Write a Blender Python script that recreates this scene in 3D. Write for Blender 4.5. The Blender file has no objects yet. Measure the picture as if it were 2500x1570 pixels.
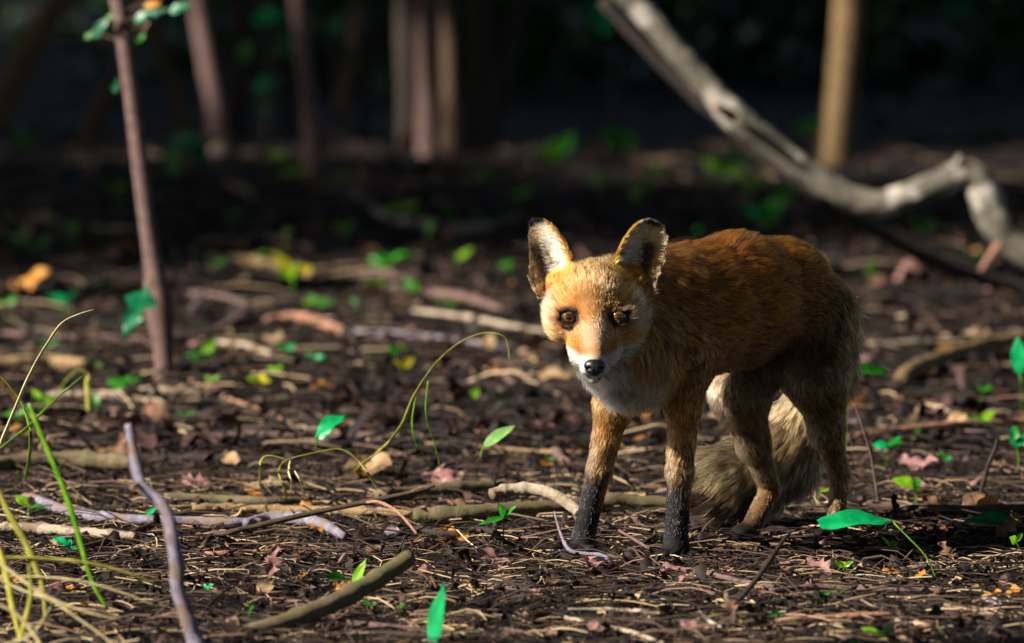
import bpy, math, random
import numpy as np
from mathutils import Vector, Matrix, kdtree

random.seed(7)
rng = np.random.default_rng(7)
SC = bpy.context.scene
COL = SC.collection
R = math.radians

# ------------------------------------------------------------------ camera
FPX = 2500 * 200 / 36.0          # focal length in photograph pixels
CAM_H, CAM_Y = 0.75, -7.0
HOR = 1345 - FPX * CAM_H / 7.0
PITCH = math.atan((785 - HOR) / FPX)
cam_d = bpy.data.cameras.new('camera'); cam = bpy.data.objects.new('camera', cam_d); COL.objects.link(cam)
cam.location = (0, CAM_Y, CAM_H); cam.rotation_euler = (math.pi / 2 - PITCH, 0, 0)
cam_d.lens = 200; cam_d.sensor_width = 36; cam_d.sensor_fit = 'HORIZONTAL'
cam_d.clip_start = 0.1; cam_d.clip_end = 400
cam_d.dof.use_dof = True; cam_d.dof.focus_distance = 6.86; cam_d.dof.aperture_fstop = 5.8
cam_d.dof.aperture_blades = 0
SC.camera = cam

# ------------------------------------------------------------------ world and sun
SUN_EL, SUN_AZ = R(33), R(-112)         # azimuth measured from +Y (view direction) towards +X : sun to the left, a little behind the camera
world = bpy.data.worlds.new('World'); SC.world = world; world.use_nodes = True
wn = world.node_tree.nodes; wl = world.node_tree.links
bg = wn['Background']; sky = wn.new('ShaderNodeTexSky'); sky.sky_type = 'NISHITA'; sky.sun_disc = False
sky.sun_elevation = SUN_EL; sky.sun_rotation = SUN_AZ
wl.new(sky.outputs[0], bg.inputs[0]); bg.inputs[1].default_value = 0.05
sun_d = bpy.data.lights.new('sun', 'SUN'); sun = bpy.data.objects.new('sun', sun_d); COL.objects.link(sun)
sun_d.energy = 5.0; sun_d.angle = R(0.6); sun_d.color = (1.0, 0.90, 0.76)
sdir = Vector((math.sin(SUN_AZ) * math.cos(SUN_EL), math.cos(SUN_AZ) * math.cos(SUN_EL), math.sin(SUN_EL)))
sun.rotation_euler = sdir.to_track_quat('Z', 'Y').to_euler(); sun.location = sdir * 30
vs = SC.view_settings; vs.view_transform = 'Standard'; vs.look = 'None'; vs.exposure = 1.6; vs.gamma = 1.0
vs.use_curve_mapping = False
SC.render.engine = 'CYCLES'
cy = SC.cycles; cy.use_denoising = True; cy.denoising_prefilter = 'ACCURATE'; cy.max_bounces = 6; cy.diffuse_bounces = 3; cy.glossy_bounces = 3
cy.transmission_bounces = 4; cy.transparent_max_bounces = 8; cy.sample_clamp_indirect = 4.0
SC.cycles_curves.shape = 'RIBBONS'; SC.cycles_curves.subdivisions = 2

# ------------------------------------------------------------------ helpers
CP, SP = math.cos(PITCH), math.sin(PITCH)
EX = np.array([1.0, 0, 0]); EU = np.array([0, SP, CP]); EF = np.array([0, CP, -SP])
CAMP = np.array([0, CAM_Y, CAM_H])
def P(x, y, Y):
    """the point of the place that lies in the upright plane at depth Y and is seen at photograph pixel x, y"""
    d = EF + (x - 1250) / FPX * EX + (785 - y) / FPX * EU
    return CAMP + d * ((Y - CAM_Y) / d[1])
def GY(y):
    """depth at which flat ground is seen at photograph row y"""
    d = EF + (785 - y) / FPX * EU
    return CAM_Y + d[1] * (CAM_H / -d[2])
def nrm(v):
    v = np.asarray(v, float); return v / (np.linalg.norm(v, axis=-1, keepdims=True) + 1e-12)

_perm = np.random.default_rng(3).random((64, 64, 64))
def vnoise(p):
    p = np.asarray(p, float); i = np.floor(p).astype(int); f = p - i; f = f * f * (3 - 2 * f)
    a = i & 63; b = (i + 1) & 63
    def g(x, y, z): return _perm[x, y, z]
    x0, y0, z0 = a[..., 0], a[..., 1], a[..., 2]; x1, y1, z1 = b[..., 0], b[..., 1], b[..., 2]
    fx, fy, fz = f[..., 0], f[..., 1], f[..., 2]
    c00 = g(x0, y0, z0) * (1 - fx) + g(x1, y0, z0) * fx; c10 = g(x0, y1, z0) * (1 - fx) + g(x1, y1, z0) * fx
    c01 = g(x0, y0, z1) * (1 - fx) + g(x1, y0, z1) * fx; c11 = g(x0, y1, z1) * (1 - fx) + g(x1, y1, z1) * fx
    return (c00 * (1 - fy) + c10 * fy) * (1 - fz) + (c01 * (1 - fy) + c11 * fy) * fz
def fbm(x, y, s, z=0.0, o=3):
    r = 0; a = .5
    for k in range(o):
        r = r + a * (vnoise(np.stack([x * s + 7.3 * k, y * s + 1.7 * k, np.zeros_like(x) + z + 3.1 * k], -1)) - .5); s *= 2.1; a *= .55
    return r
def H(x, y):
    x = np.asarray(x, float); y = np.asarray(y, float)
    far = np.clip((y - 1.0) / 8, 0, 1)
    h = fbm(x, y, 3.0) * 0.014 + fbm(x, y, 14.0, 9) * 0.010 + fbm(x, y, 40.0, 5) * .005
    h = h + far * fbm(x, y, 1.1, 20) * 0.09
    foot = np.exp(-(((x - .24) / .25) ** 2 + ((y - .0) / .2) ** 2))
    h = h * (1 - .6 * foot)
    return h + np.clip((y - 26) / 40, 0, 1) ** 1.5 * 3.0
def Hs(x, y): return float(H(np.array([x]), np.array([y]))[0])
def G(x, y):
    Y = GY(y); p = P(x, y, Y); return np.array([p[0], p[1], Hs(p[0], p[1])])

def tag(o, label=None, cat=None, group=None, kind=None):
    if label: o['label'] = label
    if cat: o['category'] = cat
    if group: o['group'] = group
    if kind: o['kind'] = kind
    return o
def empty(name, loc):
    o = bpy.data.objects.new(name, None); COL.objects.link(o); o.location = loc; o.empty_display_size = .05; return o
def mesh_obj(name, V, F, mat, parent=None, loc=None, smooth=True):
    """V in world coordinates; the object's origin is put at loc (or its parent's place)"""
    V = np.asarray(V, float)
    org = np.array(loc if loc is not None else (parent_loc(parent) if parent else (0, 0, 0)), float)
    me = bpy.data.meshes.new(name); me.from_pydata((V - org).tolist(), [], F if isinstance(F, list) else F.tolist())
    if smooth: me.polygons.foreach_set('use_smooth', np.ones(len(me.polygons), bool))
    me.materials.append(mat); me.update()
    o = bpy.data.objects.new(name, me); COL.objects.link(o)
    if parent: o.parent = parent; o.location = org - parent_loc(parent)
    else: o.location = org
    return o
def parent_loc(p):
    l = np.array(p.location)
    return l + parent_loc(p.parent) if p.parent else l
def set_col(me, col, dom='POINT', name='col'):
    a = me.attributes.new(name, 'FLOAT_COLOR', dom); c = np.ones((len(col), 4), np.float32); c[:, :3] = col
    a.data.foreach_set('color', c.ravel())

# ------------------------------------------------------------------ materials
def new_mat(name):
    m = bpy.data.materials.new(name); m.use_nodes = True; nt = m.node_tree
    return m, nt, nt.nodes['Principled BSDF']
def ramp(nt, fac, stops):
    r = nt.nodes.new('ShaderNodeValToRGB'); e = r.color_ramp.elements
    while len(e) < len(stops): e.new(.5)
    for k, (p, c) in enumerate(stops): e[k].position = p; e[k].color = (*c, 1)
    nt.links.new(fac, r.inputs[0]); return r.outputs[0]
def noise(nt, scale, detail=4, rough=.6, vec=None, dist=0):
    n = nt.nodes.new('ShaderNodeTexNoise'); n.inputs['Scale'].default_value = scale; n.inputs['Detail'].default_value = detail
    n.inputs['Roughness'].default_value = rough; n.inputs['Distortion'].default_value = dist
    if vec is not None: nt.links.new(vec, n.inputs['Vector'])
    return n.outputs['Fac']
def obj_vec(nt, scale=(1, 1, 1)):
    t = nt.nodes.new('ShaderNodeTexCoord'); m = nt.nodes.new('ShaderNodeMapping'); m.inputs['Scale'].default_value = scale
    nt.links.new(t.outputs['Object'], m.inputs[0]); return m.outputs[0]
def bump(nt, b, h, strength, dist):
    n = nt.nodes.new('ShaderNodeBump'); n.inputs['Strength'].default_value = strength; n.inputs['Distance'].default_value = dist
    nt.links.new(h, n.inputs['Height']); nt.links.new(n.outputs[0], b.inputs['Normal'])
def bark(name, dark, light, scale=60, spots=None, rough=.8, bd=.002, pos=(.3, .7)):
    m, nt, b = new_mat(name); v = obj_vec(nt)
    n1 = noise(nt, scale, 6, .7, v, .4); n3_ = noise(nt, scale * 4.5, 5, .75, v, .8)
    av = nt.nodes.new('ShaderNodeMath'); av.operation = 'MULTIPLY_ADD'; nt.links.new(n3_, av.inputs[0]); av.inputs[1].default_value = .55
    hf_ = nt.nodes.new('ShaderNodeMath'); hf_.operation = 'MULTIPLY_ADD'; nt.links.new(n1, hf_.inputs[0]); hf_.inputs[1].default_value = .75; hf_.inputs[2].default_value = -.15
    nt.links.new(hf_.outputs[0], av.inputs[2])
    c = ramp(nt, av.outputs[0], [(pos[0], dark), (pos[1], light)])
    if spots:
        n2 = noise(nt, scale * .35, 3, .5, v)
        f = ramp(nt, n2, [(.53, (0, 0, 0)), (.58, (1, 1, 1))])
        mx = nt.nodes.new('ShaderNodeMix'); mx.data_type = 'RGBA'
        nt.links.new(f, mx.inputs[0]); nt.links.new(c, mx.inputs[6]); mx.inputs[7].default_value = (*spots, 1); c = mx.outputs[2]
    nt.links.new(c, b.inputs['Base Color']); b.inputs['Roughness'].default_value = rough
    b.inputs['Specular IOR Level'].default_value = .25
    bump(nt, b, noise(nt, scale * 3.0, 6, .8, v), 1.0, bd * 1.6); return m
def leafmat(name, a, b_, trans=.45, rough=.45, scale=60, spot=None):
    m, nt, b = new_mat(name); v = obj_vec(nt)
    c = ramp(nt, noise(nt, scale, 3, .6, v), [(.35, a), (.7, b_)])
    if spot:
        f = ramp(nt, noise(nt, scale * 2.5, 2, .5, v), [(.60, (0, 0, 0)), (.68, (1, 1, 1))])
        mx = nt.nodes.new('ShaderNodeMix'); mx.data_type = 'RGBA'
        nt.links.new(f, mx.inputs[0]); nt.links.new(c, mx.inputs[6]); mx.inputs[7].default_value = (*spot, 1); c = mx.outputs[2]
    oi = nt.nodes.new('ShaderNodeObjectInfo'); hs = nt.nodes.new('ShaderNodeHueSaturation')
    mr = nt.nodes.new('ShaderNodeMapRange'); mr.inputs[3].default_value = .7; mr.inputs[4].default_value = 1.15
    nt.links.new(oi.outputs['Random'], mr.inputs[0]); nt.links.new(mr.outputs[0], hs.inputs['Value']); nt.links.new(c, hs.inputs['Color'])
    nt.links.new(hs.outputs[0], b.inputs['Base Color']); b.inputs['Roughness'].default_value = rough
    b.inputs['Specular IOR Level'].default_value = .3
    tr = nt.nodes.new('ShaderNodeBsdfTranslucent'); nt.links.new(hs.outputs[0], tr.inputs[0])
    ms = nt.nodes.new('ShaderNodeMixShader'); ms.inputs[0].default_value = trans
    nt.links.new(b.outputs[0], ms.inputs[1]); nt.links.new(tr.outputs[0], ms.inputs[2])
    nt.links.new(ms.outputs[0], nt.nodes['Material Output'].inputs[0])
    bump(nt, b, noise(nt, 150, 3, .6, v), .3, .001); return m
def attrmat(name, rough=.8, trans=0.0):
    m, nt, b = new_mat(name); a = nt.nodes.new('ShaderNodeAttribute'); a.attribute_name = 'col'
    nt.links.new(a.outputs['Color'], b.inputs['Base Color']); b.inputs['Roughness'].default_value = rough
    b.inputs['Specular IOR Level'].default_value = .3
    if trans:
        tr = nt.nodes.new('ShaderNodeBsdfTranslucent'); nt.links.new(a.outputs['Color'], tr.inputs[0])
        ms = nt.nodes.new('ShaderNodeMixShader'); ms.inputs[0].default_value = trans
        nt.links.new(b.outputs[0], ms.inputs[1]); nt.links.new(tr.outputs[0], ms.inputs[2])
        nt.links.new(ms.outputs[0], nt.nodes['Material Output'].inputs[0])
    return m

M = {}
m, nt, b = new_mat('soil'); v = obj_vec(nt)
c = ramp(nt, noise(nt, 22, 8, .7, v), [(.25, (.0025, .0019, .0018)), (.5, (.007, .005, .0046)), (.75, (.017, .012, .011))])
nt.links.new(c, b.inputs['Base Color']); b.inputs['Roughness'].default_value = .95; b.inputs['Specular IOR Level'].default_value = .12
bump(nt, b, noise(nt, 110, 8, .75, v), 1.0, .006); M['soil'] = m
M['litter'] = attrmat('litter', .75, .15)
M['leaflitter'] = attrmat('leaf_litter', .7, .3)
M['bark_pink'] = bark('bark_pink', (.045, .028, .026), (.20, .125, .115), 70)
M['bark_brown'] = bark('bark_brown', (.022, .0145, .010), (.095, .060, .038), 80)
M['bark_dark'] = bark('bark_dark', (.010, .008, .007), (.045, .034, .03), 80)
M['bark_grey'] = bark('bark_grey', (.035, .034, .026), (.22, .20, .16), 22, (.40, .37, .33), bd=.006)
M['bark_violet'] = bark('bark_violet', (.05, .042, .065), (.30, .27, .35), 80, (.17, .12, .10))
M['bark_pale'] = bark('bark_pale', (.17, .13, .095), (.46, .38, .29), 60, (.16, .115, .08))
M['bark_olive'] = bark('bark_olive', (.05, .04, .022), (.17, .13, .075), 60, (.10, .09, .04))
M['bark_tan'] = bark('bark_tan', (.09, .058, .028), (.33, .22, .11), 60)
M['bark_salmon'] = bark('bark_salmon', (.14, .065, .042), (.42, .22, .15), 60)
M['bark_gold'] = bark('bark_gold', (.045, .029, .013), (.19, .125, .058), 30)
M['bark_stem'] = bark('bark_stem', (.045, .03, .02), (.16, .11, .07), 120)
M['emerald'] = leafmat('leaf_emerald', (.003, .30, .085), (.008, .48, .16), .45, .35)
M['teal'] = leafmat('leaf_teal', (.002, .10, .04), (.006, .20, .085), .4, .35, 40, (.03, .05, .012))
M['green'] = leafmat('leaf_green', (.012, .14, .008), (.045, .34, .02), .5, .4)
M['lime'] = leafmat('leaf_lime', (.10, .30, .008), (.28, .52, .02), .5, .4)
M['yellow'] = leafmat('leaf_yellow', (.36, .34, .01), (.62, .55, .03), .5, .45)
M['paleleaf'] = leafmat('leaf_pale_green', (.16, .42, .10), (.42, .52, .22), .45, .45)
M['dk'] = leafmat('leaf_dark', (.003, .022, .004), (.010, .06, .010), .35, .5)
M['dead_pink'] = leafmat('dead_leaf_pink', (.13, .060, .062), (.34, .18, .17), .25, .6)
M['dead_brown'] = leafmat('dead_leaf_brown', (.07, .038, .022), (.22, .12, .07), .25, .6)
M['dead_orange'] = leafmat('dead_leaf_orange', (.32, .13, .02), (.58, .27, .05), .35, .55)
M['dead_tan'] = leafmat('dead_leaf_tan', (.27, .17, .085), (.56, .39, .23), .3, .6)
M['dead_grey'] = leafmat('dead_leaf_grey', (.22, .18, .18), (.42, .36, .36), .25, .6)
M['straw'] = bark('straw', (.40, .33, .15), (.72, .62, .34), 90, rough=.6, bd=.0004)
M['grass'] = leafmat('grass_green', (.06, .20, .008), (.20, .40, .02), .35, .45)
M['grassy'] = leafmat('grass_yellow', (.30, .32, .04), (.55, .50, .12), .35, .45)

# ------------------------------------------------------------------ ground
def axis_pts(segs):
    out = []
    for a, b_, s in segs: out += list(np.arange(a, b_, s))
    return np.array(out + [segs[-1][1]])
xs = axis_pts([(-70, -20, 5), (-20, -6, 1), (-6, -2, .2), (-2, -1.0, .05), (-1.0, 1.0, .011), (1.0, 2, .05), (2, 6, .2), (6, 20, 1), (20, 70, 5)])
ys = axis_pts([(-12, -3, .5), (-3, -1.6, .06), (-1.6, .9, .010), (.9, 3, .03), (3, 8, .08), (8, 30, .4), (30, 110, 3)])
gx, gy = np.meshgrid(xs, ys); gz = H(gx, gy)
nx_, ny_ = len(xs), len(ys)
idx = np.arange(nx_ * ny_).reshape(ny_, nx_)
F = np.stack([idx[:-1, :-1], idx[:-1, 1:], idx[1:, 1:], idx[1:, :-1]], -1).reshape(-1, 4)
ground = mesh_obj('ground', np.stack([gx, gy, gz], -1).reshape(-1, 3), F, M['soil'])
tag(ground, 'dark bare forest soil under leaf and twig litter', None, None, 'structure')

# ------------------------------------------------------------------ litter too small to pick apart
def frames(D, up):
    s = nrm(np.cross(D, up)); n = nrm(np.cross(s, D)); return s, n
def straws(name, n, xr, yr, ln, wd, pal, lift, mat, label, xgrow=0.0, seed=1):
    g = np.random.default_rng(seed)
    y = g.uniform(yr[0], yr[1], n) if yr[1] - yr[0] < 4 else yr[0] + (yr[1] - yr[0]) * g.random(n) ** 1.4
    x = g.uniform(-1, 1, n) * (xr + np.maximum(0, y - 1) * xgrow)
    L = g.uniform(ln[0], ln[1], n) ** 1.0; W = g.uniform(wd[0], wd[1], n)
    a = g.uniform(0, 2 * math.pi, n); el = g.normal(0, lift, n)
    D = np.stack([np.cos(a) * np.cos(el), np.sin(a) * np.cos(el), np.sin(el)], -1)
    S = np.stack([-np.sin(a), np.cos(a), np.zeros(n)], -1); U = np.cross(D, S); U *= np.sign(U[:, 2:3] + 1e-9)
    bend = g.normal(0, .10, n) * L; bend2 = np.abs(g.normal(0, .06, n)) * L
    nseg = 3; V = np.zeros((n, nseg + 1, 3, 3)); zoff = g.uniform(.001, .010, n) ** 1
    for k in range(nseg + 1):
        t = k / nseg - .5
        c = np.stack([x, y, np.zeros(n)], -1) + D * (L * t)[:, None] + S * (bend * (4 * t * t - .5))[:, None] + U * (bend2 * (1 - 4 * t * t))[:, None]
        hz = H(c[:, 0], c[:, 1])
        hc = H(x, y)
        c[:, 2] += hc * .6 + np.maximum(hz, hc) * .4 + zoff
        taper = 1 - .5 * abs(t)
        for q in range(3):
            an = q * 2 * math.pi / 3
            V[:, k, q] = c + (S * math.cos(an) + U * math.sin(an)) * (W * taper * .5)[:, None]
    base = (np.arange(n) * (nseg + 1) * 3)[:, None]
    tri = []
    for k in range(nseg):
        for q in range(3):
            q2 = (q + 1) % 3
            tri.append([k * 3 + q, k * 3 + q2, (k + 1) * 3 + q2, (k + 1) * 3 + q])
    F = (base[:, :, None] + np.array(tri)[None]).reshape(-1, 4)
    o = mesh_obj(name, V.reshape(-1, 3), F, mat, smooth=True)
    pal = np.array(pal); w = pal[:, 3] / pal[:, 3].sum(); ci = g.choice(len(pal), n, p=w)
    c = pal[ci, :3] * g.uniform(.6, 1.25, (n, 1))
    set_col(o.data, np.repeat(c, (nseg + 1) * 3, 0)); return tag(o, label, None, None, 'stuff')
def flakes(name, n, xr, yr, ln, pal, mat, label, xgrow=0.0, seed=1, tilt=.35, curl=.35, power=1.4):
    """curled leaf scraps: an uneven outline round a raised or sunken middle"""
    g = np.random.default_rng(seed)
    y = yr[0] + (yr[1] - yr[0]) * g.random(n) ** power
    x = g.uniform(-1, 1, n) * (xr + np.maximum(0, y - 1) * xgrow)
    L = g.uniform(ln[0], ln[1], n); Wd = L * g.uniform(.35, .8, n); a = g.uniform(0, 6.283, n)
    tx = g.normal(0, tilt, n); ty = g.normal(0, tilt, n)
    ca, sa = np.cos(a), np.sin(a); cu = g.normal(0, curl, n) * L
    rows = 5; V = np.zeros((n, rows, 3, 3))
    for r in range(rows):
        t = r / (rows - 1) * 2 - 1
        hw = Wd * .5 * (1 - .75 * t * t)
        for q in range(3):
            s = (q - 1) * hw * g.uniform(.25, 1.3, n) + g.normal(0, .05, n) * L; l = L * .5 * t * g.uniform(.7, 1.1, n) + g.normal(0, .05, n) * L
            z = cu * (t * t - .3) * .6 + np.abs(s) * np.sign(cu) * .7 + g.normal(0, .06, n) * L
            V[:, r, q, 0] = x + ca * l - sa * s; V[:, r, q, 1] = y + sa * l + ca * s
            V[:, r, q, 2] = z + l * tx + s * ty
    V[..., 2] -= V[..., 2].min((1, 2))[:, None, None] - (H(x, y) + g.uniform(-.003, .005, n))[:, None, None]
    quad = []
    for r in range(rows - 1):
        for q in range(2): quad.append([r * 3 + q, r * 3 + q + 1, r * 3 + q + 4, r * 3 + q + 3])
    F = ((np.arange(n) * rows * 3)[:, None, None] + np.array(quad)[None]).reshape(-1, 4)
    o = mesh_obj(name, V.reshape(-1, 3), F, mat)
    pal = np.array(pal); w = pal[:, 3] / pal[:, 3].sum(); ci = g.choice(len(pal), n, p=w)
    c = pal[ci, :3] * g.uniform(.55, 1.2, (n, 1)); set_col(o.data, np.repeat(c, rows * 3, 0))
    return tag(o, label, None, None, 'stuff')
PAL_S = [(.40, .30, .19, .07), (.16, .095, .06, .10), (.040, .024, .018, .30), (.010, .007, .0065, .53)]
PAL_L = [(.20, .105, .09, .035), (.060, .030, .028, .15), (.021, .012, .011, .38), (.008, .0055, .005, .62), (.36, .25, .15, .02), (.30, .13, .03, .012)]
straws('fine_twig_litter', 24000, .95, (-1.55, 1.2), (.008, .065), (.0005, .0017), PAL_S, .16, M['litter'],
       'fine straw and twig bits covering the soil around the fox', seed=11)
straws('straw_litter', 1500, .95, (-1.5, .9), (.03, .095), (.0012, .0026), [(.50, .39, .23, .45), (.34, .23, .12, .3), (.26, .16, .11, .25)], .14, M['litter'],
       'pale straw bits strewn over the litter around the fox', seed=21)
straws('dark_twig_litter', 1700, .95, (-1.5, 1.0), (.05, .16), (.0014, .0034), [(.05, .032, .026, .5), (.11, .07, .05, .3), (.02, .014, .014, .2)], .12, M['litter'],
       'thin dark twigs strewn over the litter around the fox', seed=22)
straws('far_twig_litter', 7000, 1.1, (1.2, 14), (.05, .22), (.002, .006), PAL_S, .10, M['litter'],
       'scattered twigs on the soil behind the fox', .12, seed=12)
flakes('leaf_scrap_litter', 12000, .95, (-1.55, 1.4), (.004, .026), PAL_L, M['leaflitter'],
       'small curled dead leaf scraps covering the soil around the fox', 0, 13, power=1.0)
flakes('far_leaf_scrap_litter', 9000, 1.0, (1.3, 26), (.02, .055), PAL_L, M['leaflitter'],
       'dead leaf scraps strewn over the far forest floor', .16, 14)

# ------------------------------------------------------------------ sticks, stems and trunks
def spline(pts, n):
    pts = np.asarray(pts, float); m_ = len(pts)
    if m_ == 2: t = np.linspace(0, 1, n)[:, None]; return pts[0] * (1 - t) + pts[1] * t
    q = np.vstack([2 * pts[0] - pts[1], pts, 2 * pts[-1] - pts[-2]])
    u = np.linspace(0, m_ - 1, n); i = np.minimum(u.astype(int), m_ - 2); f = (u - i)[:, None]
    p0, p1, p2, p3 = q[i], q[i + 1], q[i + 2], q[i + 3]
    return .5 * (2 * p1 + (p2 - p0) * f + (2 * p0 - 5 * p1 + 4 * p2 - p3) * f ** 2 + (3 * p1 - p0 - 3 * p2 + p3) * f ** 3)
def tube(pts, r, n=24, sides=8, rough=.08, knots=0, seed=0, flat=1.0):
    g = np.random.default_rng(seed + 1000)
    c = spline(pts, n); r = np.interp(np.linspace(0, 1, n), np.linspace(0, 1, len(r)), r) if np.ndim(r) else np.full(n, r)
    T = nrm(np.gradient(c, axis=0)); up = np.array([0.13, .21, 1.0])
    if abs(T[:, 2]).mean() > .8: up = np.array([.2, 1.0, .1])
    S = nrm(np.cross(T, up)); U = np.cross(S, T)
    for _ in range(knots):
        k = g.integers(1, n - 1); r = r * (1 + .20 * np.exp(-((np.arange(n) - k) / max(1., n * .03)) ** 2))
    rad = r[:, None] * (1 + g.normal(0, rough, (n, sides)))
    an = np.arange(sides) * 2 * math.pi / sides
    V = c[:, None] + (S[:, None] * np.cos(an)[None, :, None] + U[:, None] * np.sin(an)[None, :, None] * flat) * rad[..., None]
    V = V.reshape(-1, 3); F = []
    for k in range(n - 1):
        for q in range(sides):
            q2 = (q + 1) % sides; F.append([k * sides + q, k * sides + q2, (k + 1) * sides + q2, (k + 1) * sides + q])
    F.append(list(range(sides))[::-1]); F.append([(n - 1) * sides + q for q in range(sides)])
    return V, F
def px2m(px, Y): return px / FPX * (Y - CAM_Y)
def stick(name, pix, w, mat, label, cat='stick', group=None, n=None, branches=(), rough=.08, knots=2, seed=0, sides=9, part='twig'):
    """pix: (px, py, depth or None for lying on the ground); w: widths in photograph pixels at its depth"""
    pts = []
    for p in pix:
        if len(p) == 2 or p[2] is None:
            q = G(p[0], p[1]); Yc = q[1]; q[2] += px2m(np.mean(w), Yc) * .40 + .008; pts.append(q)
        else: pts.append(P(*p))
    pts = np.array(pts); Ym = pts[:, 1].mean(); n = n or max(10, 7 * len(pts))
    r = px2m(np.atleast_1d(np.array(w, float)) / 2, Ym); r = r if len(r) > 1 else np.array([r[0], r[0]])
    V, F = tube(pts, r, n, sides, rough, knots, seed)
    base = pts[np.argmin(pts[:, 2])].copy()
    o = mesh_obj(name, V, F, mat, loc=base); tag(o, label, cat, group)
    for bp, bw, bm in branches:
        bpts = np.array([P(*p) if len(p) == 3 else G(*p) for p in bp]); rr = px2m(np.array(bw, float) / 2, bpts[:, 1].mean())
        V, F = tube(bpts, rr, max(6, 6 * len(bpts)), 7, rough, 0, seed + 5); mesh_obj(part, V, F, bm or mat, o, loc=bpts[0])
    return o

# leaves ---------------------------------------------------------------------------------
def leaf_geo(L, W, shape='oval', fold=.25, bend=.2, wave=.05, rows=11, seed=0, twist=0.0):
    if shape in ('blunt', 'lance'): rows = 23
    """leaf along +X from the origin, face up +Z"""
    g = np.random.default_rng(seed); V = []; F = []
    cols = 7
    for i in range(rows):
        t = i / (rows - 1)
        if shape == 'oval': w = math.sin(math.pi * min(1, t * 1.02) ** .85) ** .8
        elif shape == 'lance': w = (math.sin(math.pi * t ** .7) ** 1.1) * .95
        elif shape == 'round': w = math.sqrt(max(0, 1 - (2 * t - 1) ** 2))
        elif shape == 'oak': w = (.35 + .65 * math.sin(math.pi * t)) * (.62 + .38 * math.cos(t * 6.283 * 3.2 + 1.0)) * (1 if .02 < t < .98 else .1)
        elif shape == 'blunt': w = float(np.interp(t, np.linspace(0, 1, 11), [.06, .36, .62, .80, .92, .98, 1.0, .98, .93, .84, .55]))
        elif shape == 'lobed': w = [.05, .25, .75, .95, .55, .35, .60, .48, .30, .16, .02][i % 11]
        w = max(w, .02) * W / 2
        for j in range(cols):
            s = (j / (cols - 1)) * 2 - 1
            jit = g.normal(0, .03) * W if abs(s) == 1 and shape in ('oak',) else 0
            y = s * w + jit; z = abs(s) * w * fold + bend * L * (-(t ** 2)) + wave * W * math.sin(t * 9 + s * 3 + seed) * abs(s)
            th = twist * t; V.append((L * t, y * math.cos(th) - z * 0 * math.sin(th), z + y * math.sin(th)))
    for i in range(rows - 1):
        for j in range(cols - 1):
            a = i * cols + j; F.append([a, a + 1, a + cols + 1, a + cols])
    return np.array(V), F
def leaf_world(base, tip, up, W, **k):
    base = np.asarray(base, float); tip = np.asarray(tip, float); d = tip - base; L = np.linalg.norm(d); X = d / L
    Yv = nrm(np.cross(np.asarray(up, float), X)); Z = np.cross(X, Yv); V, F = leaf_geo(L, W, **k)
    dz = V[-1 - 3][2]
    V[:, 2] -= dz * (V[:, 0] / L)            # keep the tip where it was asked for
    return base + V[:, :1] * X + V[:, 1:2] * Yv + V[:, 2:3] * Z, F
CAMUP = np.array([-.1, -.6, .8])

def hero_leaf(name, b_, t_, wpx, mat, label, cat='leaf', shape='oval', up=(-.1, -.75, .65), stem=None, **k):
    """a single leaf with its stalk; b_, t_ are (px, py, depth)"""
    B, T = P(*b_), P(*t_); root = empty(name, B)
    V, F = leaf_world(B, T, up, px2m(wpx, (b_[2] + t_[2]) / 2), shape=shape, **k); mesh_obj('blade', V, F, mat, root)
    d = nrm(T - B); mid = spline([B, (B + T) / 2, B * .1 + T * .9], 8)
    if stem:
        pts = [P(*p) if len(p) == 3 else G(*p) for p in stem]; V, F = tube(pts, [.0011, .0008], 10, 6, .03); mesh_obj('stalk', V, F, M['grass'], root)
    return tag(root, label, cat)

# ------------------------------------------------------------------ the fox
REG = dict(head=0, ear=1, neck=2, bib=3, back=4, flank=5, haunch=6, fore=7, hind=8, tail=9, paw=10, belly=11)
E0 = P(1450, 774, -.30)                         # midpoint between the eyes
def hp(x, z, d): return E0 + (EX * x + EU * z - EF * d) * .001    # millimetres in the head's own frame
prims = []
def cone(a, b_, ra, rb, k, reg, flow=None, sub=False):
    a = np.array(a, float); b_ = np.array(b_, float)
    prims.append(dict(t='c', a=a, b=b_, ra=ra, rb=rb, k=k, reg=REG[reg], flow=nrm(b_ - a) if flow is None else nrm(flow)))
def ell(c, r, k, reg, flow, axes=None):
    prims.append(dict(t='e', c=np.array(c, float), r=np.array(r, float), k=k, reg=REG[reg], flow=nrm(flow), ax=np.array(axes) if axes is not None else np.stack([EX, EU, -EF])))
HD = nrm([-.70, -.71, 0]); LF = np.array([-HD[1], HD[0], 0]); UP = np.array([0, 0, 1.0]); BK = -HD
# trunk, from shoulders to rump
BAX = np.stack([HD, LF, UP])
pel = P(1972, 705, .10)
cone(P(1600, 775, -.135), P(1700, 752, -.085), .060, .063, .02, 'back', BK)
cone(P(1700, 752, -.085), P(1800, 726, -.02), .063, .061, .02, 'back', BK)
cone(P(1800, 726, -.02), P(1900, 710, .055), .061, .055, .02, 'back', BK)
cone(P(1900, 710, .055), P(1970, 760, .115), .055, .049, .02, 'haunch', BK - .3 * UP)
cone(P(1645, 690, -.10), P(1790, 674, -.02), .034, .036, .04, 'back', BK); cone(P(1790, 674, -.02), P(1922, 694, .07), .036, .038, .04, 'back', BK)          # withers to loin
cone(P(1600, 850, -.13), P(1790, 800, -.02), .050, .042, .03, 'belly', BK)        # deep chest to tucked-up belly
cone(P(1790, 800, -.02), P(1920, 790, .08), .040, .040, .03, 'belly', BK)
ell(P(1658, 790, -.14), (.055, .028, .075), .03, 'flank', -UP + .3 * BK, BAX)      # near shoulder
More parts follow.
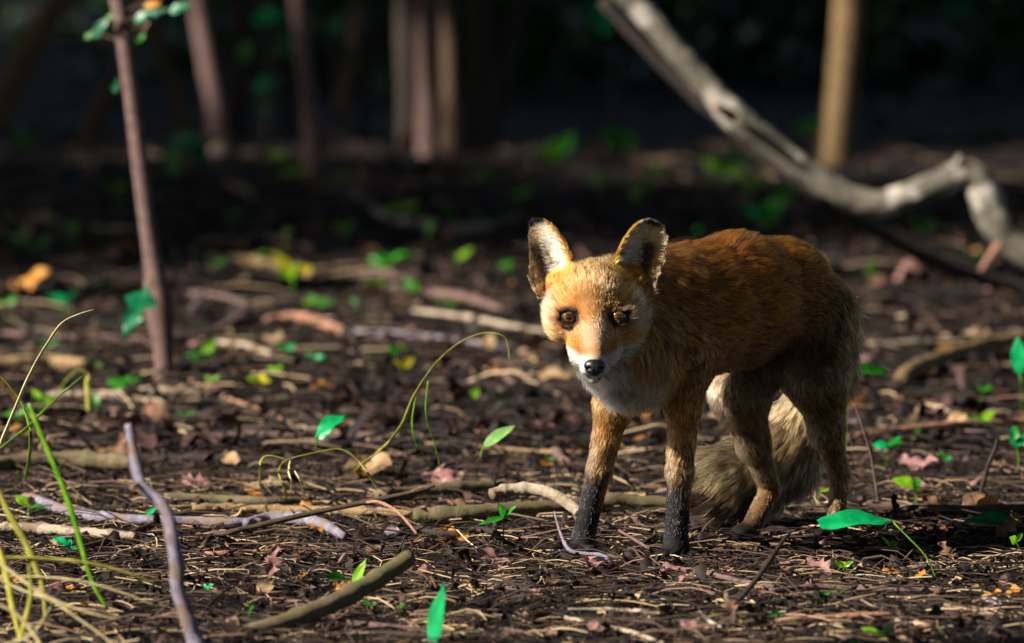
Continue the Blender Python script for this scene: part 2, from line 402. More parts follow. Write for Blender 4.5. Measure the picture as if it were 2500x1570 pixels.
ell(P(1560, 800, -.07), (.055, .028, .075), .03, 'flank', -UP + .3 * BK, BAX)      # far shoulder
ell(P(1540, 850, -.18), (.045, .05, .058), .03, 'bib', -UP + .2 * BK, BAX)         # breast
# neck
cone(P(1600, 745, -.14), P(1500, 728, -.215), .058, .050, .03, 'neck', BK - .25 * UP)
cone(P(1580, 800, -.16), P(1475, 800, -.245), .048, .040, .03, 'neck', -UP + .4 * BK)
cone(P(1478, 862, -.235), P(1545, 895, -.175), .030, .038, .03, 'bib', -UP + .3 * BK)
# hind quarters
cone(P(1996, 780, .085), P(1990, 915, .035), .047, .037, .03, 'haunch', -UP - .1 * HD)
cone(P(1998, 915, .035), P(2018, 1050, .06), .036, .021, .02, 'hind')
cone(P(2018, 1050, .06), P(2050, 1160, .10), .018, .0115, .012, 'hind')
cone(P(2050, 1160, .10), P(2040, 1285, .095), .0115, .0115, .006, 'hind')
cone(P(1915, 780, .125), P(1805, 960, .045), .042, .034, .03, 'hind', -UP)
cone(P(1805, 960, .045), P(1838, 1080, .07), .032, .020, .02, 'hind')
cone(P(1838, 1080, .07), P(1880, 1195, .10), .018, .0125, .012, 'hind')
cone(P(1880, 1195, .10), P(1822, 1315, .072), .0125, .0125, .006, 'hind')
# fore legs
cone(P(1545, 870, -.085), P(1500, 985, -.075), .034, .025, .03, 'fore')
cone(P(1500, 985, -.075), P(1464, 1145, -.06), .021, .0145, .012, 'fore')
cone(P(1464, 1145, -.06), P(1424, 1312, -.05), .0135, .014, .008, 'fore')
cone(P(1660, 860, -.145), P(1668, 985, -.14), .036, .022, .03, 'fore')
cone(P(1668, 985, -.14), P(1660, 1150, -.13), .019, .0150, .012, 'fore')
cone(P(1660, 1150, -.13), P(1650, 1325, -.125), .0145, .0145, .008, 'fore')
# paws: pad and four toes each
def paw(x, y, Y, s=1.0, dirv=HD):
    c = P(x, y, Y); f = nrm(dirv); l = np.array([-f[1], f[0], 0]); ax = np.stack([f, l, UP]); gz_ = Hs(c[0], c[1])
    c[2] = gz_ + .015 * s
    ell(c, np.array([.022, .017, .014]) * s, .008, 'paw', f, ax)
    for k, (fo, la) in enumerate([(.018, -.0125), (.026, -.0045), (.026, .0045), (.018, .0125)]):
        q = c + f * fo * s + l * la * s; q[2] = gz_ + .010 * s
        ell(q, np.array([.013, .0062, .0092]) * s, .003, 'paw', f, ax)
FD = nrm([-.55, -.83, 0])
paw(1424, 1335, -.052, .84, FD); paw(1650, 1350, -.128, .9, FD); paw(1814, 1330, .066, .85, HD); paw(2036, 1310, .092, .85, HD)
# tail, hanging from the rump and swept along the ground behind the far hind leg
tp = [(2035, 775, .17), (2022, 900, .235), (1975, 1020, .25), (1915, 1110, .235), (1835, 1160, .205), (1760, 1172, .18), (1712, 1172, .165)]
tr_ = [.018, .022, .028, .034, .036, .032, .016]
for k in range(6): cone(P(*tp[k]), P(*tp[k + 1]), tr_[k], tr_[k + 1], .012, 'tail')
# head
def hell(x, z, d, rx, rz, rd, k, reg='head'): ell(hp(x, z, d), np.array([rx, rz, rd]) * .001, k, reg, UP)
hell(0, 28, -45, 46, 41, 50, .012); hell(0, 24, -10, 33, 27, 24, .014)
for s in (-1, 1):
    hell(33 * s, 4, -38, 25, 33, 32, .014); hell(21 * s, 11, -3, 15, 10, 11, .010); hell(38 * s, 40, -60, 17, 18, 14, .014)
cone(hp(0, -8, -4), hp(0, -52, 44), .023, .0125, .012, 'head', UP); cone(hp(0, 4, 4), hp(0, -45, 47), .015, .0095, .01, 'head', UP)
for s in (-1, 1): hell(7.5 * s, -60, 42, 10, 9, 12, .007)
cone(hp(0, -40, -16), hp(0, -71, 35), .021, .0075, .008, 'head', UP)
for s in (-1, 1):
    hell(16 * s, -34, -10, 13, 20, 22, .02)
    tl = np.stack([nrm(EX + EU * .22 * s), nrm(EU - EX * .22 * s), -EF])
    ell(hp(29.5 * s, 6.4, 4.5), np.array([12.5, 4.2, 8.6]) * .001, .004, 'head', UP, tl); ell(hp(29.0 * s, -8.0, 3.5), np.array([11.5, 3.4, 7.6]) * .001, .004, 'head', UP, tl)
    hell(41 * s, 1.5, 0, 4.5, 7, 8, .004); hell(17.5 * s, -3, 4, 4.5, 6, 7, .005)
NEAR_HEAD = len(prims)
# ears: cupped sheets
EARS = []
for s in (-1, 1):
    B = hp(s * 45, 42, -50); T = hp(s * 71, 113, -50); a = T - B; L = np.linalg.norm(a); a /= L
    fw = nrm(-EF + EX * s * .28); fw = nrm(fw - a * fw.dot(a)); sd = np.cross(a, fw)
    if sd.dot(EX) * s < 0: sd = -sd                    # sd points to the outer side of the head
    EARS.append((B, a, sd, fw, L, s))
ew_t = np.array([-.2, 0, .25, .45, .6, .75, .86, .94, 1.0, 1.05]); ew_w = np.array([24, 27, 29, 29, 27.5, 24.5, 21, 16.5, 10, .5]) * .001
def ear_local(p, e):
    B, a, sd, fw, L, s = e; q = p - B; t = q @ a / L; u = q @ sd; n = q @ fw
    w = np.interp(t, ew_t, ew_w); cup = .016 * (1 - .55 * np.clip(t, 0, 1)); x = np.clip(u / np.maximum(w, .002), -1.3, 1.3)
    n0 = cup * (x * x - .75); return t, u, n, w, n0
def sd_ear(p, e):
    t, u, n, w, n0 = ear_local(p, e); th = .0027
    d1 = np.abs(n - n0) * .8 - th; d2 = np.abs(u) - w; d3 = np.maximum(t - 1.02, -.15 - t) * e[4]
    return np.maximum(np.maximum(d1, d2 * .85), d3)
def sd_prim(p, q):
    if q['t'] == 'c':
        a, b_ = q['a'], q['b']; ba = b_ - a; h = np.clip(((p - a) @ ba) / (ba @ ba), 0, 1)
        return np.linalg.norm(p - a - h[:, None] * ba, axis=1) - (q['ra'] + (q['rb'] - q['ra']) * h)
    l = (p - q['c']) @ q['ax'].T; k0 = np.linalg.norm(l / q['r'], axis=1); k1 = np.linalg.norm(l / q['r'] ** 2, axis=1)
    return k0 * (k0 - 1) / (k1 + 1e-9)
def smin(a, b_, k):
    h = np.maximum(k - np.abs(a - b_), 0) / k; return np.minimum(a, b_) - h * h * k * .25
EYES = [hp(-29.5, 0, 2.5), hp(29.5, 0, 2.5)]; EYE_R = .0108
for q in prims:
    if q['t'] == 'c': q['bc'] = (q['a'] + q['b']) / 2; q['br'] = np.linalg.norm(q['a'] - q['b']) / 2 + max(q['ra'], q['rb'])
    else: q['bc'] = q['c']; q['br'] = q['r'].max()
def near_prims(p, far):
    lo_, hi_ = p.min(0), p.max(0)
    return [k for k, q in enumerate(prims) if np.linalg.norm(np.maximum(0, np.maximum(lo_ - q['bc'], q['bc'] - hi_))) - q['br'] < far]
def sdf(p):
    if len(p) > 6000: return np.concatenate([sdf(p[k:k + 6000]) for k in range(0, len(p), 6000)])
    d = np.full(len(p), .3)
    for k in near_prims(p, .09):
        q = prims[k]; d = smin(d, sd_prim(p, q), q['k'])
    for e in EARS:
        if np.linalg.norm(np.maximum(0, np.maximum(p.min(0) - e[0], e[0] - p.max(0)))) < .2: d = smin(d, sd_ear(p, e), .005)
    for c in EYES: d = np.maximum(d, EYE_R * .97 - np.linalg.norm(p - c, axis=1))        # sockets
    return d
def surface_nets(fun, lo, hi, h, coarse=4, band=None):
    n = np.ceil((hi - lo) / (h * coarse)).astype(int) * coarse + 1
    nc = (n - 1) // coarse
    cg = np.stack(np.meshgrid(*[np.arange(k) for k in nc], indexing='ij'), -1).reshape(-1, 3)
    cc = lo + (cg + .5) * h * coarse; dc = fun(cc); act = np.abs(dc) < h * coarse * 1.6
    Fd = np.full(n, 1e3, np.float32)
    sgn = np.where(dc < 0, -1e3, 1e3).reshape(nc)
    Fd[:-1, :-1, :-1] = np.repeat(np.repeat(np.repeat(sgn, coarse, 0), coarse, 1), coarse, 2)
    loc = np.stack(np.meshgrid(*[np.arange(coarse + 1)] * 3, indexing='ij'), -1).reshape(-1, 3)
    ids = (cg[act][:, None] * coarse + loc[None]).reshape(-1, 3)
    flat = np.unique(np.ravel_multi_index(ids.T, n)); pts = lo + np.stack(np.unravel_index(flat, n), -1) * h
    vals = np.concatenate([fun(pts[k:k + 200000]) for k in range(0, len(pts), 200000)])
    Fd.ravel()[flat] = vals
    S = Fd < 0; cn = n - 1
    cs = np.stack([S[i:cn[0] + i, j:cn[1] + j, k:cn[2] + k] for i in (0, 1) for j in (0, 1) for k in (0, 1)], 0).sum(0)
    cells = np.argwhere((cs > 0) & (cs < 8)); vid = -np.ones(cn, int); vid[tuple(cells.T)] = np.arange(len(cells))
    acc = np.zeros((len(cells), 3)); cnt = np.zeros(len(cells))
    cor = [(i, j, k) for i in (0, 1) for j in (0, 1) for k in (0, 1)]
    for a in range(8):
        for b_ in range(a + 1, 8):
            A, Bc = np.array(cor[a]), np.array(cor[b_])
            if np.abs(A - Bc).sum() != 1: continue
            fa = Fd[tuple((cells + A).T)]; fb = Fd[tuple((cells + Bc).T)]; m_ = (fa < 0) != (fb < 0)
            t = np.where(m_, fa / np.where(m_, fa - fb, 1), 0); acc += np.where(m_[:, None], A + t[:, None] * (Bc - A), 0); cnt += m_
    V = lo + (cells + acc / cnt[:, None]) * h; Q = []
    for ax in range(3):
        u, w = (ax + 1) % 3, (ax + 2) % 3; e = np.zeros(3, int); e[ax] = 1
        sl0 = [slice(None)] * 3; sl1 = [slice(None)] * 3; sl0[ax] = slice(0, -1); sl1[ax] = slice(1, None)
        ed = np.argwhere(S[tuple(sl0)] != S[tuple(sl1)])
        ok = (ed[:, u] > 0) & (ed[:, w] > 0) & (ed[:, u] < cn[u]) & (ed[:, w] < cn[w]); ed = ed[ok]
        eu = np.zeros(3, int); eu[u] = 1; ew = np.zeros(3, int); ew[w] = 1
        q = np.stack([vid[tuple((ed - eu - ew).T)], vid[tuple((ed - ew).T)], vid[tuple(ed.T)], vid[tuple((ed - eu).T)]], 1)
        inside = S[tuple(ed.T)]; q[~inside] = q[~inside][:, ::-1]; Q.append(q[(q >= 0).all(1)])
    return V, np.vstack(Q)
def grad(fun, p, e=.0006):
    return nrm(np.stack([fun(p + d) - fun(p - d) for d in np.eye(3) * e], -1))
lo = np.array([.02, -.44, -.012]); hi = np.array([.50, .34, .47])
BV, BF = surface_nets(sdf, lo, hi, .0026)
for _ in range(2):
    BV = BV - (grad(sdf, BV) * sdf(BV)[:, None]) * .8
fox_loc = np.array([.25, .02, 0.0])
fox = empty('red_fox', fox_loc); tag(fox, 'red fox standing with lowered head, staring ahead, black stockings and white bib', 'fox')

# coat: colour, length and lie at any point of the skin
def sstep(a, b_, x): t = np.clip((x - a) / (b_ - a), 0, 1); return t * t * (3 - 2 * t)
def mixc(c, col, w): return c * (1 - w[:, None]) + np.array(col) * w[:, None]
REGCOL = np.array([(.52, .22, .05), (.40, .20, .06), (.14, .052, .007), (.25, .105, .022), (.235, .070, .005), (.135, .047, .005),
                   (.078, .035, .007), (.19, .080, .017), (.16, .09, .036), (.22, .135, .06), (.010, .009, .011), (.045, .024, .010)])
REGLEN = np.array([6, 4, 20, 26, 19, 17, 17, 9.5, 11, 42, 4.5, 17]) * .001
REGLIFT = np.array([.32, .35, .45, .50, .30, .30, .30, .25, .28, .55, .3, .35])
def coat(p, n):
    N = len(p); D = np.full((N, len(prims)), 1.0)
    for k0 in range(0, N, 6000):
        for k in near_prims(p[k0:k0 + 6000], .05): D[k0:k0 + 6000, k] = sd_prim(p[k0:k0 + 6000], prims[k])
    W = np.exp(-np.maximum(D - D.min(1, keepdims=True), 0) / .007); W /= W.sum(1, keepdims=True)
    regs = np.array([q['reg'] for q in prims]); flows = np.stack([q['flow'] for q in prims])
    RW = np.stack([W[:, regs == k].sum(1) for k in range(12)], 1)
    flow = W @ flows; col = RW @ REGCOL; ln = RW @ REGLEN; lift = RW @ REGLIFT
    q = p - E0; hx = q @ EX * 1000; hz = q @ EU * 1000; hd = q @ -EF * 1000; ax_ = np.abs(hx)
    hw = RW[:, 0] * 1.0
    # ---- head
    isH = sstep(.25, .6, RW[:, 0])
    nose = np.array([0, -60, 56.]); fl = np.stack([hx, hz, hd], 1) - nose; fl[:, 0] *= 1.35
    hf = nrm(EX * fl[:, :1] + EU * fl[:, 1:2] - EF * fl[:, 2:3]); flow = flow * (1 - isH[:, None]) + hf * isH[:, None]
    h = np.tile(np.array([.54, .20, .032]), (N, 1))
    h = mixc(h, (.50, .24, .075), sstep(4, 26, hz) * (1 - sstep(14, 40, ax_)))                                   # paler forehead
    h = mixc(h, (.52, .175, .014), sstep(34, 52, hz) * sstep(18, 40, ax_))                                        # golden under the ears
    h = mixc(h, (.58, .34, .19), sstep(36, 50, ax_) * sstep(-30, -4, hz) * (1 - sstep(16, 36, hz)))              # pale cheeks
    h = mixc(h, (.52, .24, .11), sstep(14, 26, ax_) * (1 - sstep(36, 46, ax_)) * sstep(-30, -12, hz) * (1 - sstep(-6, 4, hz)))
    h = mixc(h, (.66, .36, .20), (1 - sstep(8, 20, ax_)) * sstep(-46, -30, hz) * (1 - sstep(-14, 0, hz)))        # bridge of the muzzle
    h = mixc(h, (.30, .13, .035), (1 - sstep(3, 14, ax_)) * sstep(-14, -2, hz) * (1 - sstep(12, 26, hz)) * .8)
    wh = sstep(0, 9, -(hz + 42 - .50 * np.clip(ax_ - 10, 0, 40)) + 0 * hz)                                        # white muzzle and cheek
    h = mixc(h, (.84, .80, .76), wh)
    h = mixc(h, (.80, .68, .50), (1 - sstep(6, 13, ax_)) * sstep(-56, -50, hz) * (1 - sstep(-46, -38, hz)) * .6)
    for c in EYES:
        e = p - c; ex_ = (e @ EX) * 1000; ez_ = (e @ EU) * 1000; r = np.sqrt((ex_ / 1.15) ** 2 + (ez_) ** 2)
        h = mixc(h, (.22, .09, .03), (1 - sstep(11, 18, r)) * .8); h = mixc(h, (.02, .013, .012), (1 - sstep(9.6, 12.6, r)))
        inner = c + (EX * (-np.sign(c[0] - E0[0])) * 11 + EU * -9) * .001
        h = mixc(h, (.05, .025, .018), (1 - sstep(3, 7.5, np.linalg.norm(p - inner, axis=1) * 1000)) * .9)
    col = col * (1 - isH[:, None]) + h * isH[:, None]
    cheek = isH * sstep(26, 48, ax_) * (1 - sstep(18, 40, hz)); ln = ln + .009 * cheek + .004 * isH * sstep(20, 50, hz)
    ln = np.where(isH > .5, ln * (1 - .62 * sstep(-15, -45, hz) * sstep(-5, 15, hd)), ln)
    under = isH * sstep(-46, -62, hz) * (1 - sstep(-20, 8, hd)); ln = ln + .014 * under; flow = flow - UP * under[:, None] * 1.2
    # ---- white bib under the chin, greyer towards the shoulder
    bw = (RW[:, 3] + RW[:, 2] + RW[:, 0]) * sstep(-46, -60, hz) * (1 - sstep(-108, -122, hz)*0) * sstep(-116, -100, hz) * (1 - sstep(14, 58, hx)) * sstep(-90, -50, hx) * (hd < 60)
    col = mixc(col, (.92, .90, .90), np.clip(bw * 1.3, 0, 1))
    col = mixc(col, (.42, .33, .24), np.clip(RW[:, 3] + RW[:, 2], 0, 1) * sstep(20, 50, hx) * (1 - sstep(70, 100, hx)) * sstep(-60, -78, hz) * sstep(-112, -98, hz) * .8)
    col = mixc(col, (.07, .055, .055), isH * (1 - sstep(.9, 2.6, np.abs(hz + 74.5 - .34 * ax_))) * (1 - sstep(22, 34, ax_)) * sstep(3, 6, ax_) * sstep(6, 18, hd) * .85)   # lip line
    # ---- black stockings
    foot = RW[:, 7] + RW[:, 8] + RW[:, 10]
    z = p[:, 2]; ff = RW[:, 7]; fh = RW[:, 8]
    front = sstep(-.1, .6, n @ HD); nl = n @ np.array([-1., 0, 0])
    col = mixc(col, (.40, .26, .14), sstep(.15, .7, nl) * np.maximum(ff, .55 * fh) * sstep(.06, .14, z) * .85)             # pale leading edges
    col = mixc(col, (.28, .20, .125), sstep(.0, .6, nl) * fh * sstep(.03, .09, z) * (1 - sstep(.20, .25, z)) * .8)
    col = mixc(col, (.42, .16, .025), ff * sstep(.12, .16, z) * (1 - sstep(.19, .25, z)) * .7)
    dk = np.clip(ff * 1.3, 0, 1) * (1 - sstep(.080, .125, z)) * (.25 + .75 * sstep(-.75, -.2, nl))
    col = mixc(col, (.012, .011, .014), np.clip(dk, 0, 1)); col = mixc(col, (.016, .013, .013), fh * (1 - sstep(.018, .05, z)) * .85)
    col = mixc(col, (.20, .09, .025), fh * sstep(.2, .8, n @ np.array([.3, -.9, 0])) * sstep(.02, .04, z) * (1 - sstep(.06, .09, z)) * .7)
    pw = np.clip(RW[:, 10] + RW[:, 7] + RW[:, 8], 0, 1); frt = p[:, 0] < .235
    col = mixc(col, (.011, .010, .013), pw * np.where(frt, 1 - sstep(.045, .075, z), .85 * (1 - sstep(.012, .028, z))))
    # ---- brighter orange on upward-facing back and rump, dark belly
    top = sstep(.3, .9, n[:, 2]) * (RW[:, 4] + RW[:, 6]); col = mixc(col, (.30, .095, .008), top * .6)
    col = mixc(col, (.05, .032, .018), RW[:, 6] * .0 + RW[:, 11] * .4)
    ln = ln * (1 - .55 * np.clip(ff + fh, 0, 1) * (1 - sstep(.05, .12, z)))
    # ---- tail: dark hair tips, dark underside, pale bush at the end
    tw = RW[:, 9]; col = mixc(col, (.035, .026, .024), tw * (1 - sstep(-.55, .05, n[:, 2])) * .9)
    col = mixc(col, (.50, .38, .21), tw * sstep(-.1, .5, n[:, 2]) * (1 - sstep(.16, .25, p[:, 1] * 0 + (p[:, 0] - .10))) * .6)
    skip = np.zeros(N, bool)
    for c in EYES:
        e = p - c; r = np.sqrt(((e @ EX) / 1.12) ** 2 + (e @ EU) ** 2); el_ = np.sqrt(((e @ EX) / .0089) ** 2 + ((e @ EU + .0006 - (e @ EX) * .20 * np.sign(c[0] - E0[0])) / .0056) ** 2); skip |= (el_ < 1) & (np.linalg.norm(e, axis=1) < .022)
    skip |= np.linalg.norm((p - hp(0, -59, 55)) / np.array([1.1, 1, .9]), axis=1) < .0105
    # ---- ears
    for e in EARS:
        t, u, nn, w, n0 = ear_local(p, e); B, a, sd, fw, L, s = e
        ie = (sd_ear(p, e) < .0016) & (t > -.02) & (np.abs(nn) < .03) & (sd_ear(p, e) < D.min(1) - .0)
        inn = ie & (n @ fw > -.15); out = ie & ~inn; x = u / w
        ce = np.tile(np.array([.56, .33, .11]), (N, 1))
        ce = mixc(ce, (.72, .62, .50), (1 - sstep(-.35, -.05, x)) * sstep(.05, .2, t)); ce = mixc(ce, (.045, .028, .02), sstep(-.25, .05, x) * (1 - sstep(.45, .75, x)) * (1 - sstep(.6, .85, t)))
        ce = mixc(ce, (.36, .23, .12), sstep(.55, .8, x)); ce = mixc(ce, (.55, .42, .28), sstep(.62, .8, t) * .8); ce = mixc(ce, (.58, .24, .03), (1 - sstep(-.98, -.80, x)))
        ce = mixc(ce, (.012, .010, .010), sstep(.90, .97, t)); col = np.where(inn[:, None], ce, col)
        co = mixc(np.tile(np.array([.30, .12, .03]), (N, 1)), (.010, .008, .009), sstep(.25, .6, t)); col = np.where(out[:, None], co, col)
        fi = a * .55 + sd * (1.0 if True else 0) ; flow = np.where(inn[:, None], np.where((x < -.1)[:, None], nrm(a * .35 + sd + fw * .4), a), flow)
        flow = np.where(out[:, None], a, flow)
        ln = np.where(inn, np.where(x < -.05, .015 * (1 - .6 * np.clip(t, 0, 1)), .005), np.where(out, .0045, ln)); lift = np.where(ie, .32, lift)
    return col, ln, flow, lift, skip, RW

BN = grad(sdf, BV)
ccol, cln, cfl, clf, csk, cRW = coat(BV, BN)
m, nt, b = new_mat('fox_skin'); a = nt.nodes.new('ShaderNodeAttribute'); a.attribute_name = 'col'
nt.links.new(a.outputs['Color'], b.inputs['Base Color']); b.inputs['Roughness'].default_value = .8; b.inputs['Specular IOR Level'].default_value = .15; M['skin'] = m
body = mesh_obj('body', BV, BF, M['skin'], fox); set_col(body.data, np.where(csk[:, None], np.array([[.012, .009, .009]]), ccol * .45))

def sample_surface(V, Fq, n, g, dens=None):
    T = np.vstack([Fq[:, [0, 1, 2]], Fq[:, [0, 2, 3]]]); A = np.linalg.norm(np.cross(V[T[:, 1]] - V[T[:, 0]], V[T[:, 2]] - V[T[:, 0]]), axis=1)
    if dens is not None: A = A * dens[T].mean(1)
    k = g.choice(len(T), n, p=A / A.sum()); r1 = np.sqrt(g.random(n)); r2 = g.random(n)
    return (1 - r1)[:, None] * V[T[k, 0]] + (r1 * (1 - r2))[:, None] * V[T[k, 1]] + (r1 * r2)[:, None] * V[T[k, 2]]
NH = 210000
g = np.random.default_rng(5)
dens = 1.0 + 1.8 * cRW[:, 0] + .8 * (cRW[:, 7] + cRW[:, 8]) + .6 * cRW[:, 3] + .2 * cRW[:, 9]
for e in EARS:
    t, u, nn, w, n0 = ear_local(BV, e); dens = dens + 1.6 * ((t > 0) & (np.abs(nn) < .03) & (np.abs(u) < w * 1.1) & (t < 1.1))
rp = sample_surface(BV, BF, NH, g, dens); rp = rp[np.lexsort((rp[:, 0], np.floor(rp[:, 2] / .05), np.floor(rp[:, 1] / .05)))]; rp = rp - grad(sdf, rp) * sdf(rp)[:, None]
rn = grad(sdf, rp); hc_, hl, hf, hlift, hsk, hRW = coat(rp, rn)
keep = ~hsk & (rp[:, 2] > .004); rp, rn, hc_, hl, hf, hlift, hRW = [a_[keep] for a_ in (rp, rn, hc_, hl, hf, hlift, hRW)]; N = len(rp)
def n3(p, s, o=0.0): return np.stack([vnoise(p * s + o + k * 11.3) - .5 for k in range(3)], -1)
body_w = hRW[:, 4] + hRW[:, 5] + hRW[:, 6] + hRW[:, 2] + hRW[:, 9] + hRW[:, 3] + hRW[:, 11]
hf = hf + n3(rp, 45) * (.35 + .5 * body_w)[:, None] + n3(rp, 160, 5) * (.3 + .35 * body_w)[:, None] + g.normal(0, .10, (N, 3))
ft = hf - rn * (hf * rn).sum(1, keepdims=True); ft = nrm(ft)
# guard hairs, under-fur, clumps
guard = g.random(N) < .35
hl = hl * np.where(guard, g.uniform(.95, 1.25, N), g.uniform(.55, .95, N))
lift = np.clip(hlift + g.normal(0, .08, N) + (vnoise(rp * 70) - .5) * .3, .08, 1.1)
NP = 5; PT = np.zeros((N, NP, 3)); PT[:, 0] = rp - rn * .0008
for k in range(1, NP):
    t = k / (NP - 1); an = lift * (1.35 - .9 * t); dv = ft * np.cos(an)[:, None] + rn * np.sin(an)[:, None]
    dv = dv - UP * (t * .22 * (hRW[:, 3] + hRW[:, 9] + .6 * hRW[:, 2] + .5 * hRW[:, 11]))[:, None]
    PT[:, k] = PT[:, k - 1] + nrm(dv) * (hl / (NP - 1))[:, None]
ng = N // 14; gi = g.choice(N, ng, replace=False); kd = kdtree.KDTree(ng)
for j, i in enumerate(gi): kd.insert(rp[i], j)
kd.balance(); own = np.array([gi[kd.find(p_)[1]] for p_ in rp])
cl = (.25 + .40 * np.clip(body_w, 0, 1)) * g.uniform(.4, 1.0, N)
okc = np.linalg.norm(rp - rp[own], axis=1) < hl * .8; cl = cl * okc
for k in range(1, NP):
    t = (k / (NP - 1)) ** 1.3; PT[:, k] = PT[:, k] * (1 - cl * t)[:, None] + (PT[own, k]) * (cl * t)[:, None] if True else PT[:, k]
PT[:, 1:, 2] = np.maximum(PT[:, 1:, 2], .001)
# strand colours: pale-tipped and dark guard hairs through the coat
v1 = g.random(N); griz = np.clip(hRW[:, 6] * 1.0 + hRW[:, 4] * .45 + hRW[:, 5] * .6 + hRW[:, 8] * .5 + hRW[:, 7] * .5 + hRW[:, 9] * .9 + hRW[:, 2] * .5, 0, 1)
clv = g.random(N)[own]
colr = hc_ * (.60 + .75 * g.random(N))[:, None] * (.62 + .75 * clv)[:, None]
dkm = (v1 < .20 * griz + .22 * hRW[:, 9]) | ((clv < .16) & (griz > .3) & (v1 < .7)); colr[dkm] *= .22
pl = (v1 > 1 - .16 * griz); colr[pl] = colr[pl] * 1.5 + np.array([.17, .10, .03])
hdm = (hRW[:, 0] > .6) & (clv < .22) & (hc_[:, 2] < .3) & (((rp - E0) @ EU) > .006); colr[hdm] *= .36
rad = np.where(guard, .00042, .00026) * (1 - .25 * hRW[:, 0]) * (1 + .35 * hRW[:, 9])
hcv = bpy.data.hair_curves.new('fur'); hcv.add_curves([NP] * N)
hcv.attributes['position'].data.foreach_set('vector', (PT - fox_loc).astype(np.float32).ravel())
ra = hcv.attributes.get('radius') or hcv.attributes.new('radius', 'FLOAT', 'POINT')
ra.data.foreach_set('value', (rad[:, None] * np.array([1, 1, .85, .55, .12])).astype(np.float32).ravel())
ca_ = hcv.attributes.new('col', 'FLOAT_COLOR', 'CURVE'); cc4 = np.ones((N, 4), np.float32); cc4[:, :3] = np.clip(colr, .004, .92); ca_.data.foreach_set('color', cc4.ravel())
m = bpy.data.materials.new('fox_fur'); m.use_nodes = True; nt = m.node_tree; nt.nodes.remove(nt.nodes['Principled BSDF'])
hb = nt.nodes.new('ShaderNodeBsdfHairPrincipled'); hb.model = 'CHIANG'; hb.parametrization = 'COLOR'; at = nt.nodes.new('ShaderNodeAttribute'); at.attribute_name = 'col'
hi_ = nt.nodes.new('ShaderNodeHairInfo'); band = ramp(nt, hi_.outputs['Intercept'], [(0, (.42, .42, .42)), (.45, (.85, .85, .85)), (.75, (1.35, 1.35, 1.35)), (1, (.75, .75, .75))])   # banded hairs
mx = nt.nodes.new('ShaderNodeMix'); mx.data_type = 'RGBA'; mx.blend_type = 'MULTIPLY'; mx.inputs[0].default_value = 1.0
nt.links.new(at.outputs['Color'], mx.inputs[6]); nt.links.new(band, mx.inputs[7]); nt.links.new(mx.outputs[2], hb.inputs['Color']); hb.inputs['IOR'].default_value = 1.36; hb.inputs['Roughness'].default_value = .45; hb.inputs['Radial Roughness'].default_value = .6; hb.inputs['Coat'].default_value = 0
nt.links.new(hb.outputs[0], nt.nodes['Material Output'].inputs[0]); hcv.materials.append(m)
fur = bpy.data.objects.new('fur', hcv); COL.objects.link(fur); fur.parent = fox; fur['kind'] = 'stuff'

# eyes
m, nt, b = new_mat('fox_eye'); tc = nt.nodes.new('ShaderNodeTexCoord'); sp_ = nt.nodes.new('ShaderNodeSeparateXYZ'); nt.links.new(tc.outputs['Object'], sp_.inputs[0])
mr = nt.nodes.new('ShaderNodeMath'); mr.operation = 'ARCCOSINE'; nv = nt.nodes.new('ShaderNodeVectorMath'); nv.operation = 'NORMALIZE'
nt.links.new(tc.outputs['Object'], nv.inputs[0]); s2 = nt.nodes.new('ShaderNodeSeparateXYZ'); nt.links.new(nv.outputs[0], s2.inputs[0]); nt.links.new(s2.outputs['Z'], mr.inputs[0])
fib = noise(nt, 900, 3, .6, tc.outputs['Object']); 
ad = nt.nodes.new('ShaderNodeMath'); ad.operation = 'MULTIPLY_ADD'; nt.links.new(fib, ad.inputs[0]); ad.inputs[1].default_value = .10; nt.links.new(mr.outputs[0], ad.inputs[2])
c = ramp(nt, ad.outputs[0], [(.0, (.002, .002, .002)), (.28, (.003, .002, .002)), (.34, (.035, .016, .003)), (.56, (.085, .042, .006)), (.72, (.045, .02, .004)), (.80, (.006, .004, .004))])
nt.links.new(c, b.inputs['Base Color']); b.inputs['Roughness'].default_value = .05; b.inputs['Coat Weight'].default_value = 1.0; b.inputs['Coat Roughness'].default_value = .02; M['eye'] = m
def uv_sphere(nu=28, nv_=18):
    V = [(0, 0, 1)]; F = []
    for i in range(1, nv_):
        for j in range(nu):
            th = math.pi * i / nv_; ph = 2 * math.pi * j / nu; V.append((math.sin(th) * math.cos(ph), math.sin(th) * math.sin(ph), math.cos(th)))
    V.append((0, 0, -1)); L_ = len(V) - 1
    for j in range(nu): F.append([0, 1 + j, 1 + (j + 1) % nu]); F.append([L_, 1 + (nv_ - 2) * nu + (j + 1) % nu, 1 + (nv_ - 2) * nu + j])
    for i in range(nv_ - 2):
        for j in range(nu): a = 1 + i * nu; F.append([a + j, a + nu + j, a + nu + (j + 1) % nu, a + (j + 1) % nu])
    return np.array(V), F
SVv, SFf = uv_sphere()
for c in EYES:
    o = mesh_obj('eye', SVv * EYE_R + c, SFf, M['eye'], fox, loc=c)
    look = Vector((CAMP - c)).normalized(); qd = look.to_track_quat('Z', 'Y')
    o.rotation_euler = qd.to_euler()
